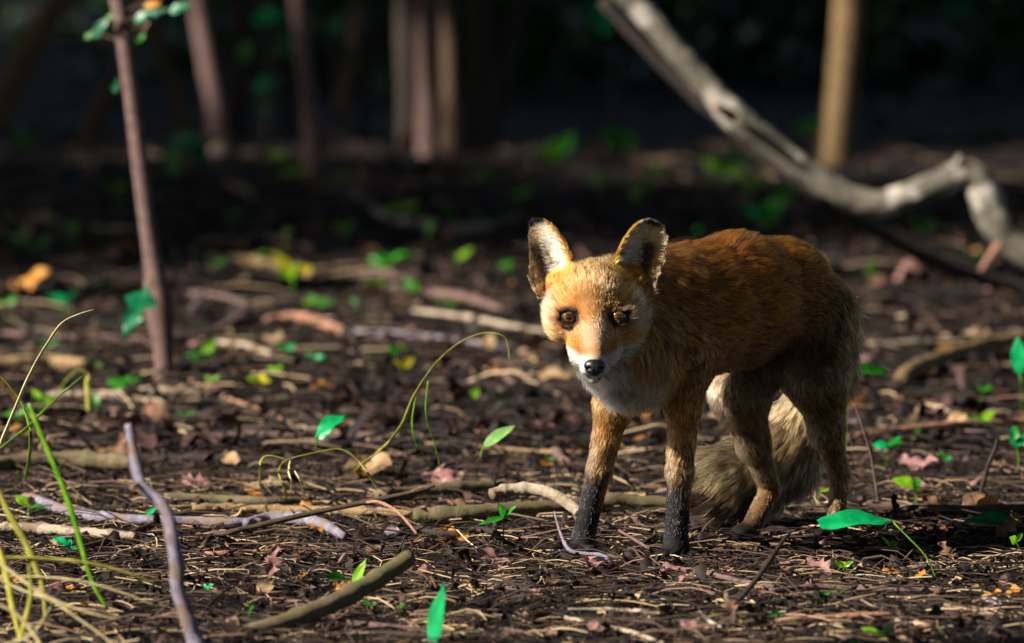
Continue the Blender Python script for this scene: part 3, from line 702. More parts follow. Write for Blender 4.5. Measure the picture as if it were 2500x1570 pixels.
# nose
m, nt, b = new_mat('fox_nose'); b.inputs['Base Color'].default_value = (.006, .006, .008, 1); b.inputs['Roughness'].default_value = .32
bump(nt, b, noise(nt, 1100, 2, .5, obj_vec(nt)), .35, .0006); M['nose'] = m
NC = hp(0, -58, 56)
def nose_sdf(p):
    l = (p - NC) @ np.stack([EX, EU, -EF]).T * 1000 / 1.1
    def e(c_, r): q = (l - np.array(c_)) / np.array(r); k0 = np.linalg.norm(q, axis=1); return (k0 - 1) * min(r)
    d = smin(e((0, 1, -1), (11.5, 7.5, 8)), e((0, -5, -1), (6, 5.5, 7)), 5.0)
    for s in (-1, 1):
        d = -smin(-d, e((s * 6.2, -2.2, 6.5), (2.6, 1.9, 4.0)), .8); d = -smin(-d, e((s * 9.8, -3.4, 3.5), (3.2, 1.0, 3.6)), .6)
    d = -smin(-d, e((0, -7.5, 6.5), (.7, 6, 3)), .8)
    return d * .001
NV, NF = surface_nets(nose_sdf, NC - .016, NC + .016, .0008, 4)
mesh_obj('nose', NV, NF, M['nose'], fox, loc=NC)
# whiskers
m, nt, b = new_mat('whisker'); b.inputs['Base Color'].default_value = (.02, .018, .018, 1); b.inputs['Roughness'].default_value = .4; M['whisker'] = m
for s in (-1, 1):
    for k in range(4):
        a0 = hp(s * (15 + k), -58 + 3 * (k % 2), 38 - 4 * k); a1 = hp(s * (34 + 3 * k), -63 - 4 * k, 32 - 6 * k); a2 = hp(s * (50 + 4 * k), -74 - 6 * k, 22 - 8 * k)
        V, F = tube([a0, a1, a2], [.00022, .0001, .00004], 9, 4, 0); mesh_obj('whisker', V, F, M['whisker'], fox, loc=a0)
SHADE_TREES = []
_gt = np.random.default_rng(4)
SUNV = np.array(sdir)
# things the photograph shows in sunlight: no crown may stand between them and the sun
LIT = [P(*a) for a in [(1330, 900, -.3), (1500, 950, -.2), (1700, 1250, .1), (1450, 774, -.3), (1780, 600, 0), (1420, 1300, -.05), (1980, 650, .1), (1300, 1200, .1), (1060, 1500, -1), (430, 1300, -1.2), (100, 1400, -1.1), (2090, 1275, -.38), (600, 1290, 0),
       (800, 1450, -.8), (2300, 1400, -.3), (310, 150, 2.7), (370, 650, 2.7), (1220, 1065, .56), (805, 1040, .7), (716, 670, 4.6), (1600, 60, 4.5), (1860, 335, 4.5), (2100, 490, 4.5),
       (2330, 430, 4.5), (2450, 580, 4.5), (2050, 250, GY(410)), (1345, 945, 1.8)]]
def blocks(x, y, h, lean):
    c = np.array([x + lean[0], y + lean[1], h + .45]); rr = np.array([2.95, 2.95, 1.9])
    for t in LIT:
        o = (t - c) / rr; d = SUNV / rr; b_ = o @ d; k = o @ o - 1
        if b_ * b_ - (d @ d) * k > 0: return True
        w = t[:2] - np.array([x, y]); u = -(w @ SUNV[:2]) / (SUNV[:2] @ SUNV[:2]); q = w + SUNV[:2] * u      # trunk
        if u > 0 and np.linalg.norm(q) < .28 and t[2] + SUNV[2] * u < h: return True
    return False
for _x in np.arange(-18, 13, 3.0):
    for _y in np.arange(-16, 26, 3.0):
        x_, y_ = _x + _gt.uniform(-.8, .8), _y + _gt.uniform(-.8, .8)
        if y_ > -8 and abs(x_) < .11 * (y_ + 7) + .9: x_ = math.copysign(.11 * (y_ + 7) + 1.1, x_ + .01)
        if y_ < -4 and abs(x_) < 1.2: continue
        k = len(SHADE_TREES) + 1
        if blocks(x_, y_, 6.6 + .5 * (k % 4), (.3 * ((k % 3) - 1), .2)): continue
        SHADE_TREES.append((x_, y_))

# ------------------------------------------------------------------ named sticks and logs
S = stick
S('broken_stick', [(313, 1038, -1.15), (322, 1085, -1.16), (335, 1150, -1.17), (352, 1195, -1.18), (398, 1232, -1.19), (418, 1300, -1.2), (432, 1380, -1.2), (436, 1440, -1.2), (458, 1510, -1.2), (482, 1580, -1.2), (500, 1662, -1.2)],
  [16, 25, 30, 31, 35, 36, 42], M['bark_violet'], 'pale violet-grey dead stick standing upright out of the litter', n=60, knots=6, rough=.06, sides=12,
  branches=[([(346, 1180, -1.17), (330, 1186, -1.19), (322, 1190, -1.2)], [16, 12, 10], M['bark_pale'])], part='stub', seed=1)
S('fallen_stick', [(470, 1600, -.93), (600, 1552, -.88), (700, 1520, -.84), (800, 1478, -.8), (880, 1437, -.76), (940, 1402, -.73), (1000, 1362, -.70)], [52, 50, 46, 44, 44],
  M['bark_olive'], 'thick brown stick with cut end slanting up beside two bright seedling leaves', n=50, sides=14, rough=.03, seed=2, knots=3)
S('fallen_branch', [(180, 1358), (224, 1345), (320, 1316), (415, 1288), (480, 1275), (519, 1270)], [14, 15, 17, 17, 15], M['bark_brown'],
  'straight brown twig crossing behind the upright violet stick', seed=3, n=40)
S('fallen_branch', [(496, 1350), (520, 1318), (545, 1302, -.0), (615, 1287, .0), (748, 1256, .02), (893, 1226, .03), (1000, 1203, .03), (1062, 1186, .03)], [12, 13, 14, 14, 13, 11, 8], M['bark_brown'],
  'long thin brown branch with curling side twig lifted over the logs', seed=4, n=60, knots=6,
  branches=[([(890, 1227, .03), (925, 1226, .02), (965, 1245, .0), (995, 1275, -.02), (1018, 1304, -.03)], [9, 9, 8, 8, 6], M['bark_salmon']), ([(1000, 1203, .03), (1025, 1192, .03), (1050, 1188, .03)], [8, 10, 6], M['bark_pink'])])
S('lichen_log', [(60, 1240), (95, 1252), (174, 1276), (266, 1289), (353, 1295), (457, 1294), (560, 1298), (640, 1296)], [20, 26, 26, 25, 24, 22, 18], M['bark_violet'], 'crusty lilac log half sunk in litter beside a two-leaved seedling', seed=5, n=60, knots=2, rough=.06, sides=12)
S('lichen_log', [(600, 1300), (650, 1290), (727, 1293), (790, 1306), (840, 1330)], [20, 30, 33, 30, 18], M['bark_violet'], 'short lilac log lying in front of the split tan stick', seed=6, n=36, knots=1, rough=.06, sides=12)
S('split_stick', [(470, 1262), (560, 1260), (700, 1262), (850, 1270), (1010, 1280)], [16, 25, 24, 22, 18], M['bark_tan'], 'split tan stick with frayed end under the thin branch', seed=7, n=40, rough=.14)
S('pale_log', [(1200, 1207, .10), (1235, 1198, .11), (1290, 1193, .11), (1340, 1203, .10), (1385, 1228, .09), (1415, 1252, .08)], [30, 31, 30, 28, 27], M['bark_pale'], 'pale curved log with bare ringed bark by the front paw', seed=8, n=40, rough=.05, sides=14)
S('brown_log', [(930, 1245), (1000, 1233), (1100, 1226), (1207, 1218)], [38, 40, 40, 36], M['bark_olive'], 'thick olive-brown log end butting against the pale log', seed=9, n=30, sides=14, rough=.06)
S('mossy_log', [(1010, 1290), (1120, 1288), (1250, 1282), (1380, 1274), (1480, 1266), (1620, 1262), (1700, 1262)], [38, 42, 42, 40, 38, 34], M['bark_olive'], 'long mossy log lying behind the front legs of the fox', seed=10, n=60, sides=14, rough=.06, knots=4)
S('dark_twig', [(870, 1336), (903, 1334), (960, 1328), (998, 1306), (1067, 1320), (1133, 1322), (1174, 1312), (1205, 1298, -.06), (1210, 1278, -.06)], [11, 13, 13, 15, 15, 14, 13, 12], M['bark_dark'], 'dark crooked twig with upturned tip beside three-leaved seedling', seed=11, n=60, knots=4)
S('violet_twig', [(1353, 1249, -.12), (1368, 1300, -.14), (1390, 1342, -.16), (1430, 1352, -.17), (1473, 1357, -.18), (1508, 1390, -.2)], [5, 7, 10, 9, 9, 9], M['bark_violet'], 'thin bent violet twig standing before the black front paw', seed=12, n=40, knots=3, rough=.05)
S('thin_twig', [(1464, 1267, -.02), (1520, 1300, -.06), (1586, 1340, -.1)], [5, 7, 8], M['bark_pink'], 'thin pinkish twig leaning between the two front legs', seed=13)
S('upright_twig', [(2435, 1072, .45), (2428, 1100, .45), (2414, 1131, .45), (2400, 1180, .45), (2384, 1235, .45)], [7, 9, 10, 10, 11], M['bark_dark'], 'dark upright twig poking from soil near a green leaf cluster', seed=14, knots=2)
S('thin_twig', [(2085, 985, .42), (2108, 1050, .42), (2128, 1120, .43), (2146, 1240, .44)], [4, 5, 6, 6], M['bark_pink'], 'thin pale twig standing beside the hind leg of the fox', seed=15)
S('brown_stick', [(2120, 1252), (2200, 1258), (2360, 1276), (2480, 1272), (2560, 1268)], [20, 24, 25, 24, 22], M['bark_brown'], 'straight dark brown stick lying under the long green leaf', seed=16, n=40)
S('rotting_log', [(2200, 950), (2236, 934), (2310, 905), (2379, 886), (2472, 872), (2560, 862)], [40, 48, 50, 48, 46], M['bark_gold'], 'rotting golden-brown log on the soil beyond the fox', seed=17, n=40, sides=12)
S('fallen_stick', [(2060, 1096), (2160, 1082), (2280, 1072), (2400, 1060), (2540, 1052)], [22, 26, 24, 22], M['bark_salmon'], 'pinkish bare stick on the ground beyond the hind leg', seed=18)
S('bent_branch', [(395, 722), (430, 729), (486, 733), (561, 752), (597, 768), (588, 788), (523, 822), (422, 842), (224, 836), (60, 828), (-60, 824)], [16, 18, 16, 15, 14, 14, 14, 13], M['bark_pink'], 'hairpin-bent pinkish branch lying around the sapling foot', seed=19, n=80)
S('bark_stick', [(650, 800), (690, 798), (748, 800), (822, 815), (835, 822)], [14, 22, 24, 22], M['bark_salmon'], 'salmon-coloured bark stick on the ground behind the grass arch', seed=20)
S('dark_stick', [(860, 818), (888, 822), (1013, 838), (1130, 852), (1250, 862)], [15, 18, 17, 14], M['bark_violet'], 'dull violet stick lying in line with the salmon stick', seed=21)
S('fallen_stick', [(960, 728), (1000, 736), (1120, 758), (1245, 786)], [18, 20, 20, 16], M['bark_pink'], 'weathered pink stick pointing at the face of the fox', seed=22)
S('fallen_stick', [(1010, 782), (1140, 798), (1250, 815), (1360, 838), (1450, 852)], [12, 14, 14, 14], M['bark_pale'], 'slim pale stick running behind the muzzle of the fox', seed=23)
S('yellow_log', [(470, 622), (553, 634), (620, 645), (684, 660), (760, 690)], [16, 26, 30, 28, 18], M['bark_tan'], 'sunlit yellowish log behind a bright yellow-green seedling', seed=24, n=30)
S('grey_stick', [(595, 602), (640, 594), (700, 608), (760, 616)], [14, 16, 16, 12], M['bark_pink'], 'grey-pink stick on the soil just beyond the yellowish log', seed=25)
S('grey_stick', [(470, 655), (520, 664), (560, 670)], [14, 18, 14], M['bark_pink'], 'short grey-pink stick in front of the yellowish log', seed=26)
S('curved_branch', [(868, 462, 8.9), (880, 482, 8.8), (905, 513), (960, 545), (1030, 565), (1116, 575), (1190, 570), (1260, 556)], [20, 22, 20, 18, 17, 16], M['bark_grey'], 'grey curved branch sagging along the ground behind the fox', seed=27, n=50)
S('fallen_branch', [(800, 325, 11.2), (880, 358, 11), (960, 388, 10.8), (1040, 410), (1120, 420), (1240, 408), (1330, 390)], [22, 24, 24, 26, 24, 20], M['bark_pink'], 'fallen branch with raised stub before the far dark trunks', seed=28, n=40,
  branches=[([(968, 388, 10.8), (985, 345, 10.7), (998, 308, 10.6)], [20, 22, 18], M['bark_salmon'])], part='stub')
S('bare_stick', [(500, 845), (560, 855), (620, 868), (660, 885)], [14, 16, 15, 10], M['bark_pale'], 'short pale stick beside a green sprout near the sapling', seed=29)
S('wood_piece', [(-30, 908), (60, 905), (130, 902), (210, 910)], [34, 36, 34, 26], M['bark_tan'], 'broken tan piece of wood behind the arching grass stems', seed=30)
S('old_log', [(-60, 1168), (60, 1160), (200, 1158), (330, 1165)], [40, 44, 44, 34], M['bark_olive'], 'old mossy log lying behind the foreground grass tuft', seed=31, n=40, sides=12, rough=.1)
S('fallen_stick', [(-60, 1312), (60, 1312), (200, 1322), (330, 1332)], [22, 26, 26, 18], M['bark_pale'], 'pale peeling stick lying below the lilac log', seed=32, n=40, rough=.14)
S('fallen_stick', [(400, 1240), (520, 1240), (640, 1245), (760, 1240)], [20, 24, 22, 16], M['bark_olive'], 'dull brown stick lying behind the split tan stick', seed=33)
S('thin_stick', [(1630, 1408), (1720, 1422), (1800, 1442), (1890, 1458)], [12, 14, 13, 12], M['bark_pink'], 'pinkish stick lying in front of the fox', seed=34, n=30)
S('thin_stick', [(1880, 1468), (2000, 1458), (2150, 1462), (2300, 1466)], [12, 14, 14, 10], M['bark_pink'], 'long straight pinkish stick in the litter near small sprouts', seed=35, n=30)
S('thin_stick', [(1380, 1512), (1480, 1508), (1560, 1520), (1620, 1526)], [9, 11, 10, 8], M['bark_pale'], 'whitish stick in the foreground litter', seed=36)
S('thin_stick', [(1380, 1532), (1450, 1545), (1540, 1562), (1620, 1590)], [10, 11, 11, 9], M['bark_pale'], 'whitish stick lying slantwise across the foreground litter', seed=37)
S('thin_stick', [(1700, 1512), (1730, 1540), (1760, 1560)], [8, 10, 12], M['bark_grey'], 'short grey stick end beside a torn dead leaf', seed=38)
S('dark_stick', [(1790, 1480, -.75), (1850, 1410, -.7), (1905, 1330, -.62), (1930, 1300, -.55)], [15, 14, 11, 8], M['bark_dark'], 'dark slanting stick rising from litter before the hind paw', seed=39)
S('thin_stick', [(200, 975), (260, 960), (290, 945)], [10, 12, 10], M['bark_salmon'], 'small salmon twig near the sapling foot', seed=40)
S('thin_stick', [(465, 950), (520, 975), (600, 1005), (690, 1035)], [9, 10, 9, 7], M['bark_salmon'], 'thin reddish twig on the soil in front of the sapling', seed=41)
S('thin_stick', [(1000, 1100), (1150, 1104), (1300, 1112), (1420, 1118)], [9, 12, 12, 10], M['bark_tan'], 'thin tan stick running towards the front leg of the fox', seed=42)
S('thin_stick', [(1480, 1232), (1540, 1238), (1620, 1226), (1690, 1222)], [14, 16, 14, 12], M['bark_violet'], 'violet-brown stick lying behind the front legs on the mossy log', seed=43)
S('leaning_branch', [(1490, -60, 4.5), (1545, 0, 4.5), (1600, 62, 4.5), (1665, 140, 4.5), (1740, 222, 4.5), (1795, 285, 4.5), (1860, 335, 4.5), (1940, 398, 4.5), (2020, 452, 4.5), (2090, 488, 4.5), (2150, 498, 4.5), (2210, 480, 4.5), (2290, 448, 4.5), (2345, 424, 4.5), (2385, 432, 4.5), (2402, 470, 4.5), (2425, 530, 4.5), (2465, 585, 4.5), (2520, 622, 4.5), (2600, 660, 4.5)],
  [58, 60, 62, 62, 64, 66, 66, 68, 70, 74, 78], M['bark_grey'], 'thick pale grey branch leaning down and kinking behind the fox', 'branch', n=120, sides=16, rough=.04, knots=5, seed=44,
  branches=[([(1790, 285, 4.45), (1762, 268, 4.42), (1745, 258, 4.4)], [34, 22, 14], M['bark_salmon']), ([(2330, 420, 4.5), (2338, 395, 4.48), (2345, 380, 4.47)], [30, 22, 14], None), ([(2440, 600, 4.45), (2415, 630, 4.42), (2395, 660, 4.4)], [26, 16, 10], M['bark_salmon'])], part='stub')
S('dark_branch_and_shade', [(1470, 0, 4.75), (1600, 140, 4.75), (1760, 290, 4.75), (1920, 425, 4.75), (2080, 530, 4.8), (2280, 635, 4.9), (2500, 712, 5.0), (2620, 750, 5.0)], [30, 34, 34, 36, 36, 34], M['bark_dark'], 'dark bare branch and shaded underside straight below the pale grey branch', 'branch', n=60, seed=45, knots=3)  # real dark branch, its shape also standing in for the pale branch's shaded underside

# ------------------------------------------------------------------ crowns that shade the wood (one leaf mass, shared)
def crown_mesh(seed, rx=2.7, rz=1.6, n=4200, size=(.11, .21)):
    g = np.random.default_rng(seed)
    cc = nrm(g.normal(0, 1, (34, 3))) * (g.random((34, 1)) ** .45) * np.array([rx, rx, rz]); k = g.integers(0, 34, n)
    c = cc[k] + g.normal(0, .42, (n, 3)); a = nrm(g.normal(0, 1, (n, 3))); b_ = nrm(np.cross(a, g.normal(0, 1, (n, 3)))); s = g.uniform(*size, (n, 1))
    V = np.stack([c - a * s, c - b_ * s * .45, c + a * s, c + b_ * s * .45], 1).reshape(-1, 3)
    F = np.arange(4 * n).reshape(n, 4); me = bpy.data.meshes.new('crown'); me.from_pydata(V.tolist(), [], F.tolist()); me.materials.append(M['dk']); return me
CROWNS = [crown_mesh(s) for s in (1, 2, 3)]
NTREE = [0]
def tree(pix, w, mat, label, group=None, height=7.2, crown=True, n=30, name='forest_tree', knots=3):
    """pix: seen trunk points top to base (px, py) all in the depth of the base row; the trunk goes on up to its crown"""
    xb, yb = pix[-1]; Y = GY(yb); pts = [P(x, y, Y) for x, y in pix][::-1]
    base = pts[0].copy(); base[2] = Hs(base[0], base[1]) - .05; pts[0] = base
    d = nrm(pts[-1] - pts[0]); d = nrm(d + np.array([0, 0, .8])) if d[2] > .5 else nrm(d * .5 + np.array([0, 0, 1.]))
    top = pts[-1] + d * height; mid = pts[-1] + nrm(nrm(pts[-1] - pts[0]) + d) * height * .35
    root = empty(name, base); r0 = px2m(np.mean(w) / 2, Y)
    vis = spline(pts, 10); P_ = np.vstack([vis, mid, top]); L_ = np.concatenate([[0], np.cumsum(np.linalg.norm(np.diff(P_, axis=0), axis=1))])
    c = np.stack([np.interp(np.linspace(0, 1, 60) ** 1.8 * L_[-1], L_, P_[:, k]) for k in range(3)], -1)
    rr = r0 * (1 + .35 * np.exp(-np.linspace(0, 1, 60) ** 1.8 * L_[-1] / .10)) * (1 - .6 * np.linspace(0, 1, 60) ** 1.8)
    V, F = tube(c, rr, 60, 12, .035, knots, NTREE[0]); mesh_obj('trunk', V, F, mat, root)
    NTREE[0] += 1
    if crown:
        o = bpy.data.objects.new('crown', CROWNS[NTREE[0] % 3]); COL.objects.link(o); o.parent = root; o.location = Vector(top) - Vector(base) + Vector((0, 0, .6)); o.rotation_euler = (0, 0, NTREE[0] * 1.7)
        for k in range(3):
            a_ = k * 2.1 + NTREE[0]; s0 = c[46 + 3 * k]; e_ = np.array(top) + np.array([math.cos(a_) * 1.5, math.sin(a_) * 1.5, .5])
            V, F = tube([s0, (s0 + e_) / 2 + np.array([0, 0, -.15]), e_], [rr[46 + 3 * k] * .7, rr[50] * .3], 10, 7, .05); mesh_obj('limb', V, F, mat, root)
    return tag(root, label, 'tree', group)
sap = tree([(283, -30), (298, 60), (310, 150), (330, 300), (346, 450), (362, 560), (380, 690), (396, 810), (406, 930)], [44], M['bark_pink'],
           'slim pinkish sapling with lopsided leafy twigs standing alone in the open', name='sapling', crown=False, height=2.2, knots=8)
tree([(478, -20), (495, 80), (512, 180), (530, 270), (545, 372)], [46], M['bark_pink'], 'slim pale pinkish trunk behind the sapling')
tree([(724, -20), (738, 120), (750, 220), (762, 330), (768, 432)], [42], M['bark_pink'], 'slim brownish trunk rising beside big emerald background leaves')
tree([(880, -20), (862, 120), (842, 230), (822, 345)], [28], M['bark_brown'], 'thin leaning trunk above the fallen branch')
tree([(1030, -20), (1034, 120), (1040, 240), (1046, 395)], [46], M['bark_pink'], 'pale straight trunk before the dark trunk cluster')
tree([(1092, -20), (1098, 140), (1104, 380)], [44], M['bark_brown'], 'brown trunk standing close beside the pale straight trunk')
tree([(985, -20), (990, 140), (992, 385)], [42], M['bark_dark'], 'dark trunk on one side of the pale straight trunk')
tree([(1172, -20), (1174, 140), (1168, 392)], [66], M['bark_dark'], 'broad black trunk at the middle of the dark cluster', knots=1)
tree([(1262, -20), (1250, 120), (1222, 240), (1198, 388)], [34], M['bark_dark'], 'dark slanting trunk at the edge of the dark cluster')
tree([(200, -60), (130, 30), (70, 120), (25, 205), (-40, 330)], [72], M['bark_gold'], 'thick brown trunk leaning steeply at the forest edge')
tree([(320, 130), (280, 200), (240, 270), (195, 368)], [42], M['bark_brown'], 'dim brown leaning trunk behind the sapling')
tree([(385, 100), (415, 180), (438, 250), (458, 345)], [34], M['bark_brown'], 'thin dim trunk beside the slim pale pinkish trunk')
tree([(590, -20), (586, 150), (578, 340)], [58], M['bark_dark'], 'dark trunk behind the big emerald background leaves')
tree([(660, -20), (690, 150), (705, 330)], [30], M['bark_dark'], 'thin dark trunk next to the slim brownish trunk')
tree([(940, -20), (912, 100), (880, 330)], [30], M['bark_dark'], 'thin dark leaning trunk left of the dark cluster' .replace('left of', 'next to'))
tree([(2075, -20), (2064, 120), (2048, 260), (2030, 410)], [82], M['bark_gold'], 'golden-brown trunk behind the kinked grey branch')
tree([(1640, -20), (1650, 60), (1655, 180)], [40], M['bark_dark'], 'far dark trunk behind the upper grey branch')
tree([(2330, -20), (2340, 60), (2345, 150)], [46], M['bark_dark'], 'far dark trunk beyond the golden-brown trunk')
tree([(1450, -20), (1440, 60), (1436, 200)], [36], M['bark_dark'], 'far dark trunk between the dark cluster and grey branch')
# unseen trees added round the clearing so their crowns block sky and sun
def shade_tree(x, y, r=.11, h=7.0, lean=(0, 0), k=0):
    z = Hs(x, y); root = empty('forest_tree', (x, y, z - .05)); base = np.array([x, y, z - .05]); top = base + np.array([lean[0], lean[1], h])
    V, F = tube([base, (base + top) / 2 + np.array([.15, .1, 0]), top], [r * 1.3, r, r * .5], 24, 10, .04, 2, k); mesh_obj('trunk', V, F, M['bark_brown'], root)
    o = bpy.data.objects.new('crown', CROWNS[k % 3]); COL.objects.link(o); o.parent = root; o.location = (lean[0], lean[1], h + .5); o.rotation_euler = (0, 0, k * 1.3)
    tag(root, 'leafy tree with spreading crown at the side of the clearing', 'tree', 'added shade trees around the clearing')
k = 0
for (x, y) in SHADE_TREES: k += 1; shade_tree(x, y, .09 + .02 * (k % 3), 6.6 + .5 * (k % 4), (.3 * ((k % 3) - 1), .2), k)

# ------------------------------------------------------------------ dark undergrowth far behind
def brush(x, y, h, w, k):
    g = np.random.default_rng(k + 50); n = 260; z = Hs(x, y); root = empty('bush', (x, y, z))
    c = np.stack([g.normal(0, w * .4, n), g.normal(0, w * .4, n), h * g.random(n) ** .8], -1); a = nrm(g.normal(0, 1, (n, 3))); b_ = nrm(np.cross(a, g.normal(0, 1, (n, 3)))); s = g.uniform(.06, .13, (n, 1))
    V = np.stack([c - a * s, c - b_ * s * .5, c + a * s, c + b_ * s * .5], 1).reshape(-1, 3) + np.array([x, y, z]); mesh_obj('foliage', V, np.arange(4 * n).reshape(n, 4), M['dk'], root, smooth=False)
    for q in range(4):
        b0 = np.array([x + g.normal(0, .05), y, z - .02]); V, F = tube([b0, b0 + np.array([g.normal(0, w * .25), g.normal(0, .2), h * .8])], [.014, .006], 8, 6, .05); mesh_obj('stem', V, F, M['bark_dark'], root)
    tag(root, 'dark leafy bush in the shade far behind the trunks', 'bush', 'dark bushes far behind')
gb = np.random.default_rng(77)
for k in range(26):
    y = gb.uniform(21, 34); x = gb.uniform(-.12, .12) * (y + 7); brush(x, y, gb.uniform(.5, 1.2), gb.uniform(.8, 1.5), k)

# ------------------------------------------------------------------ living leaves
def seedling(x, y, size, mats, nl=3, stem=50, Y=None, label=None, group=None, seed=0, spread=1.0, shape='oval', name='seedling'):
    """x, y: pixel of the leaf cluster; size: leaf length in pixels; stem: drop to the ground in pixels"""
    g = np.random.default_rng(seed + 300); Y = GY(y + stem) if Y is None else Y; top = P(x, y, Y); base = top + np.array([g.normal(0, .004), g.normal(0, .004), 0]); base[2] = Hs(base[0], base[1]) - .002
    root = empty(name, base); L = px2m(size, Y) * 1.2; V, F = tube([base, (base + top) / 2 + g.normal(0, .002, 3), top], [max(.0006, L * .035), max(.0005, L * .02)], 9, 6, .03); mesh_obj('stem', V, F, M['grass'], root)
    a0 = g.uniform(0, 6.28)
    for k in range(nl):
        a = a0 + k * 2 * math.pi / nl + g.normal(0, .35); el = g.uniform(-.1, .8); l = L * g.uniform(.7, 1.1)
        d = np.array([math.cos(a) * math.cos(el) * spread, math.sin(a) * math.cos(el) * .8, math.sin(el)]); b_ = top - np.array([0, 0, g.random() * L * .2])
        up = nrm(np.array([0, -.8, .75]) + g.normal(0, .35, 3)); V, F = leaf_world(b_, b_ + d * l, up, l * g.uniform(.38, .58), shape=shape, fold=.25, bend=.15, wave=.06, seed=k + seed)
        mesh_obj('leaf', V, F, mats[k % len(mats)], root)
    tag(root, label or 'small green seedling with a few leaves in the litter', 'seedling', group); return root
Em, Gr, Li, Ye, Pa, Te = M['emerald'], M['green'], M['lime'], M['yellow'], M['paleleaf'], M['teal']
SEED = [ # x, y, leaf px, colours, leaves, stem px
 (716, 670, 62, [Li, Ye, Gr, Ye], 5, 60), (700, 562, 48, [Ye, Li], 2, 55), (772, 737, 40, [Gr, Li], 3, 40), (1116, 634, 56, [Li], 2, 40), (640, 617, 36, [Gr], 2, 36),
 (276, 452, 48, [Gr, Li], 2, 50), (36, 576, 52, [Gr, Em], 2, 45), (178, 566, 44, [Li, Gr], 2, 40), (95, 600, 30, [Gr], 2, 40), (163, 732, 52, [Em, Te], 3, 45), (312, 942, 44, [Gr], 4, 40),
 (493, 862, 46, [Gr, Li], 3, 50), (635, 925, 38, [Ye, Li], 3, 45), (672, 905, 32, [Li], 2, 40), (966, 858, 36, [Gr], 3, 45), (980, 895, 34, [Ye], 2, 40), (1045, 566, 44, [Pa, Gr], 2, 30),
 (950, 636, 50, [Gr], 3, 45), (912, 690, 34, [Li], 2, 35), (1006, 705, 44, [Gr], 2, 40), (1150, 968, 40, [Li], 2, 30), (1340, 1118, 18, [Gr], 2, 22), (2395, 1015, 38, [Li, Gr], 3, 50),
 (2478, 1080, 60, [Em, Gr, Em, Te], 5, 90), (2170, 1085, 40, [Em, Gr], 3, 60), (2240, 1180, 56, [Gr, Li], 3, 50), (1700, 566, 36, [Gr], 2, 30), (1362, 372, 60, [Gr, Li], 5, 40), (1500, 352, 52, [Gr], 4, 36),
 (1765, 418, 60, [Gr, Li], 4, 40), (1815, 392, 56, [Em, Gr], 3, 50), (1862, 530, 70, [Em, Gr], 5, 44), (1830, 452, 50, [Li], 3, 40), (1990, 300, 60, [Gr], 3, 60), (60, 345, 44, [M['dk'], Gr], 3, 40),
 (655, 375, 50, [Li, Gr], 3, 45), (720, 420, 36, [Li], 2, 30), (835, 435, 34, [Li], 2, 30), (985, 400, 44, [Gr], 3, 30), (1185, 430, 36, [Li], 2, 25), (985, 505, 40, [Li], 2, 36), (1105, 520, 34, [Gr], 2, 36),
 (170, 1330, 36, [Em], 3, 40), (358, 1258, 30, [Gr, Em], 4, 30), (72, 1232, 36, [Gr, Li], 2, 45), (40, 1010, 34, [Gr], 2, 60), (100, 975, 34, [Li, Gr], 3, 60), (240, 985, 34, [Gr], 2, 60), (15, 735, 34, [Gr, Li], 2, 45),
 (505, 1435, 20, [Em], 2, 25), (610, 1490, 24, [Gr], 2, 30), (2060, 1378, 34, [Li, Ye], 3, 30), (2175, 1330, 32, [Gr, Li], 4, 34), (2480, 1322, 32, [Li], 2, 40), (2010, 1455, 26, [Gr], 3, 26), (2045, 1440, 22, [Gr], 2, 26),
 (2150, 1545, 46, [Li, Gr], 3, 40), (2090, 1575, 40, [Gr], 2, 30), (1880, 1505, 26, [Gr], 2, 22), (905, 1480, 22, [Gr], 2, 26), (980, 1480, 26, [Gr, Li], 2, 30), (2000, 1200, 36, [Li], 1, 40), (1740, 1500, 24, [Li], 2, 22),
 (2130, 660, 40, [Li], 2, 34), (2075, 715, 36, [Gr, Li], 2, 36), (2370, 625, 44, [Em], 2, 40), (2400, 955, 26, [Gr], 2, 40), (2260, 1335, 24, [Gr], 2, 24), (2230, 1060, 24, [Gr], 2, 26), (1275, 470, 40, [Gr], 3, 30),
 (1560, 470, 44, [Gr, Li], 3, 34), (1600, 420, 40, [Li], 3, 34), (1470, 440, 40, [Gr], 3, 30), (1900, 470, 44, [Gr], 3, 30), (2260, 560, 44, [Gr, Em], 3, 34), (2420, 330, 50, [M['dk'], Gr], 4, 40), (2240, 250, 50, [M['dk']], 4, 40),
 (520, 640, 34, [Gr], 2, 34), (430, 610, 34, [Gr, Li], 2, 34), (250, 690, 34, [Gr], 2, 34), (590, 730, 34, [Li, Gr], 2, 30), (870, 745, 34, [Gr], 2, 34), (840, 560, 34, [Gr], 2, 34), (1090, 745, 30, [Gr], 2, 34), (560, 520, 36, [Gr], 2, 30),
 (1240, 650, 34, [Gr], 2, 34), (700, 850, 28, [Gr, Em], 3, 40), (770, 870, 26, [Em], 2, 36), (230, 885, 28, [Gr], 2, 40), (120, 840, 24, [Gr], 2, 34), (520, 930, 24, [Li], 2, 34), (450, 1010, 22, [Gr], 2, 26), (2310, 1120, 26, [Em, Gr], 3, 30)]
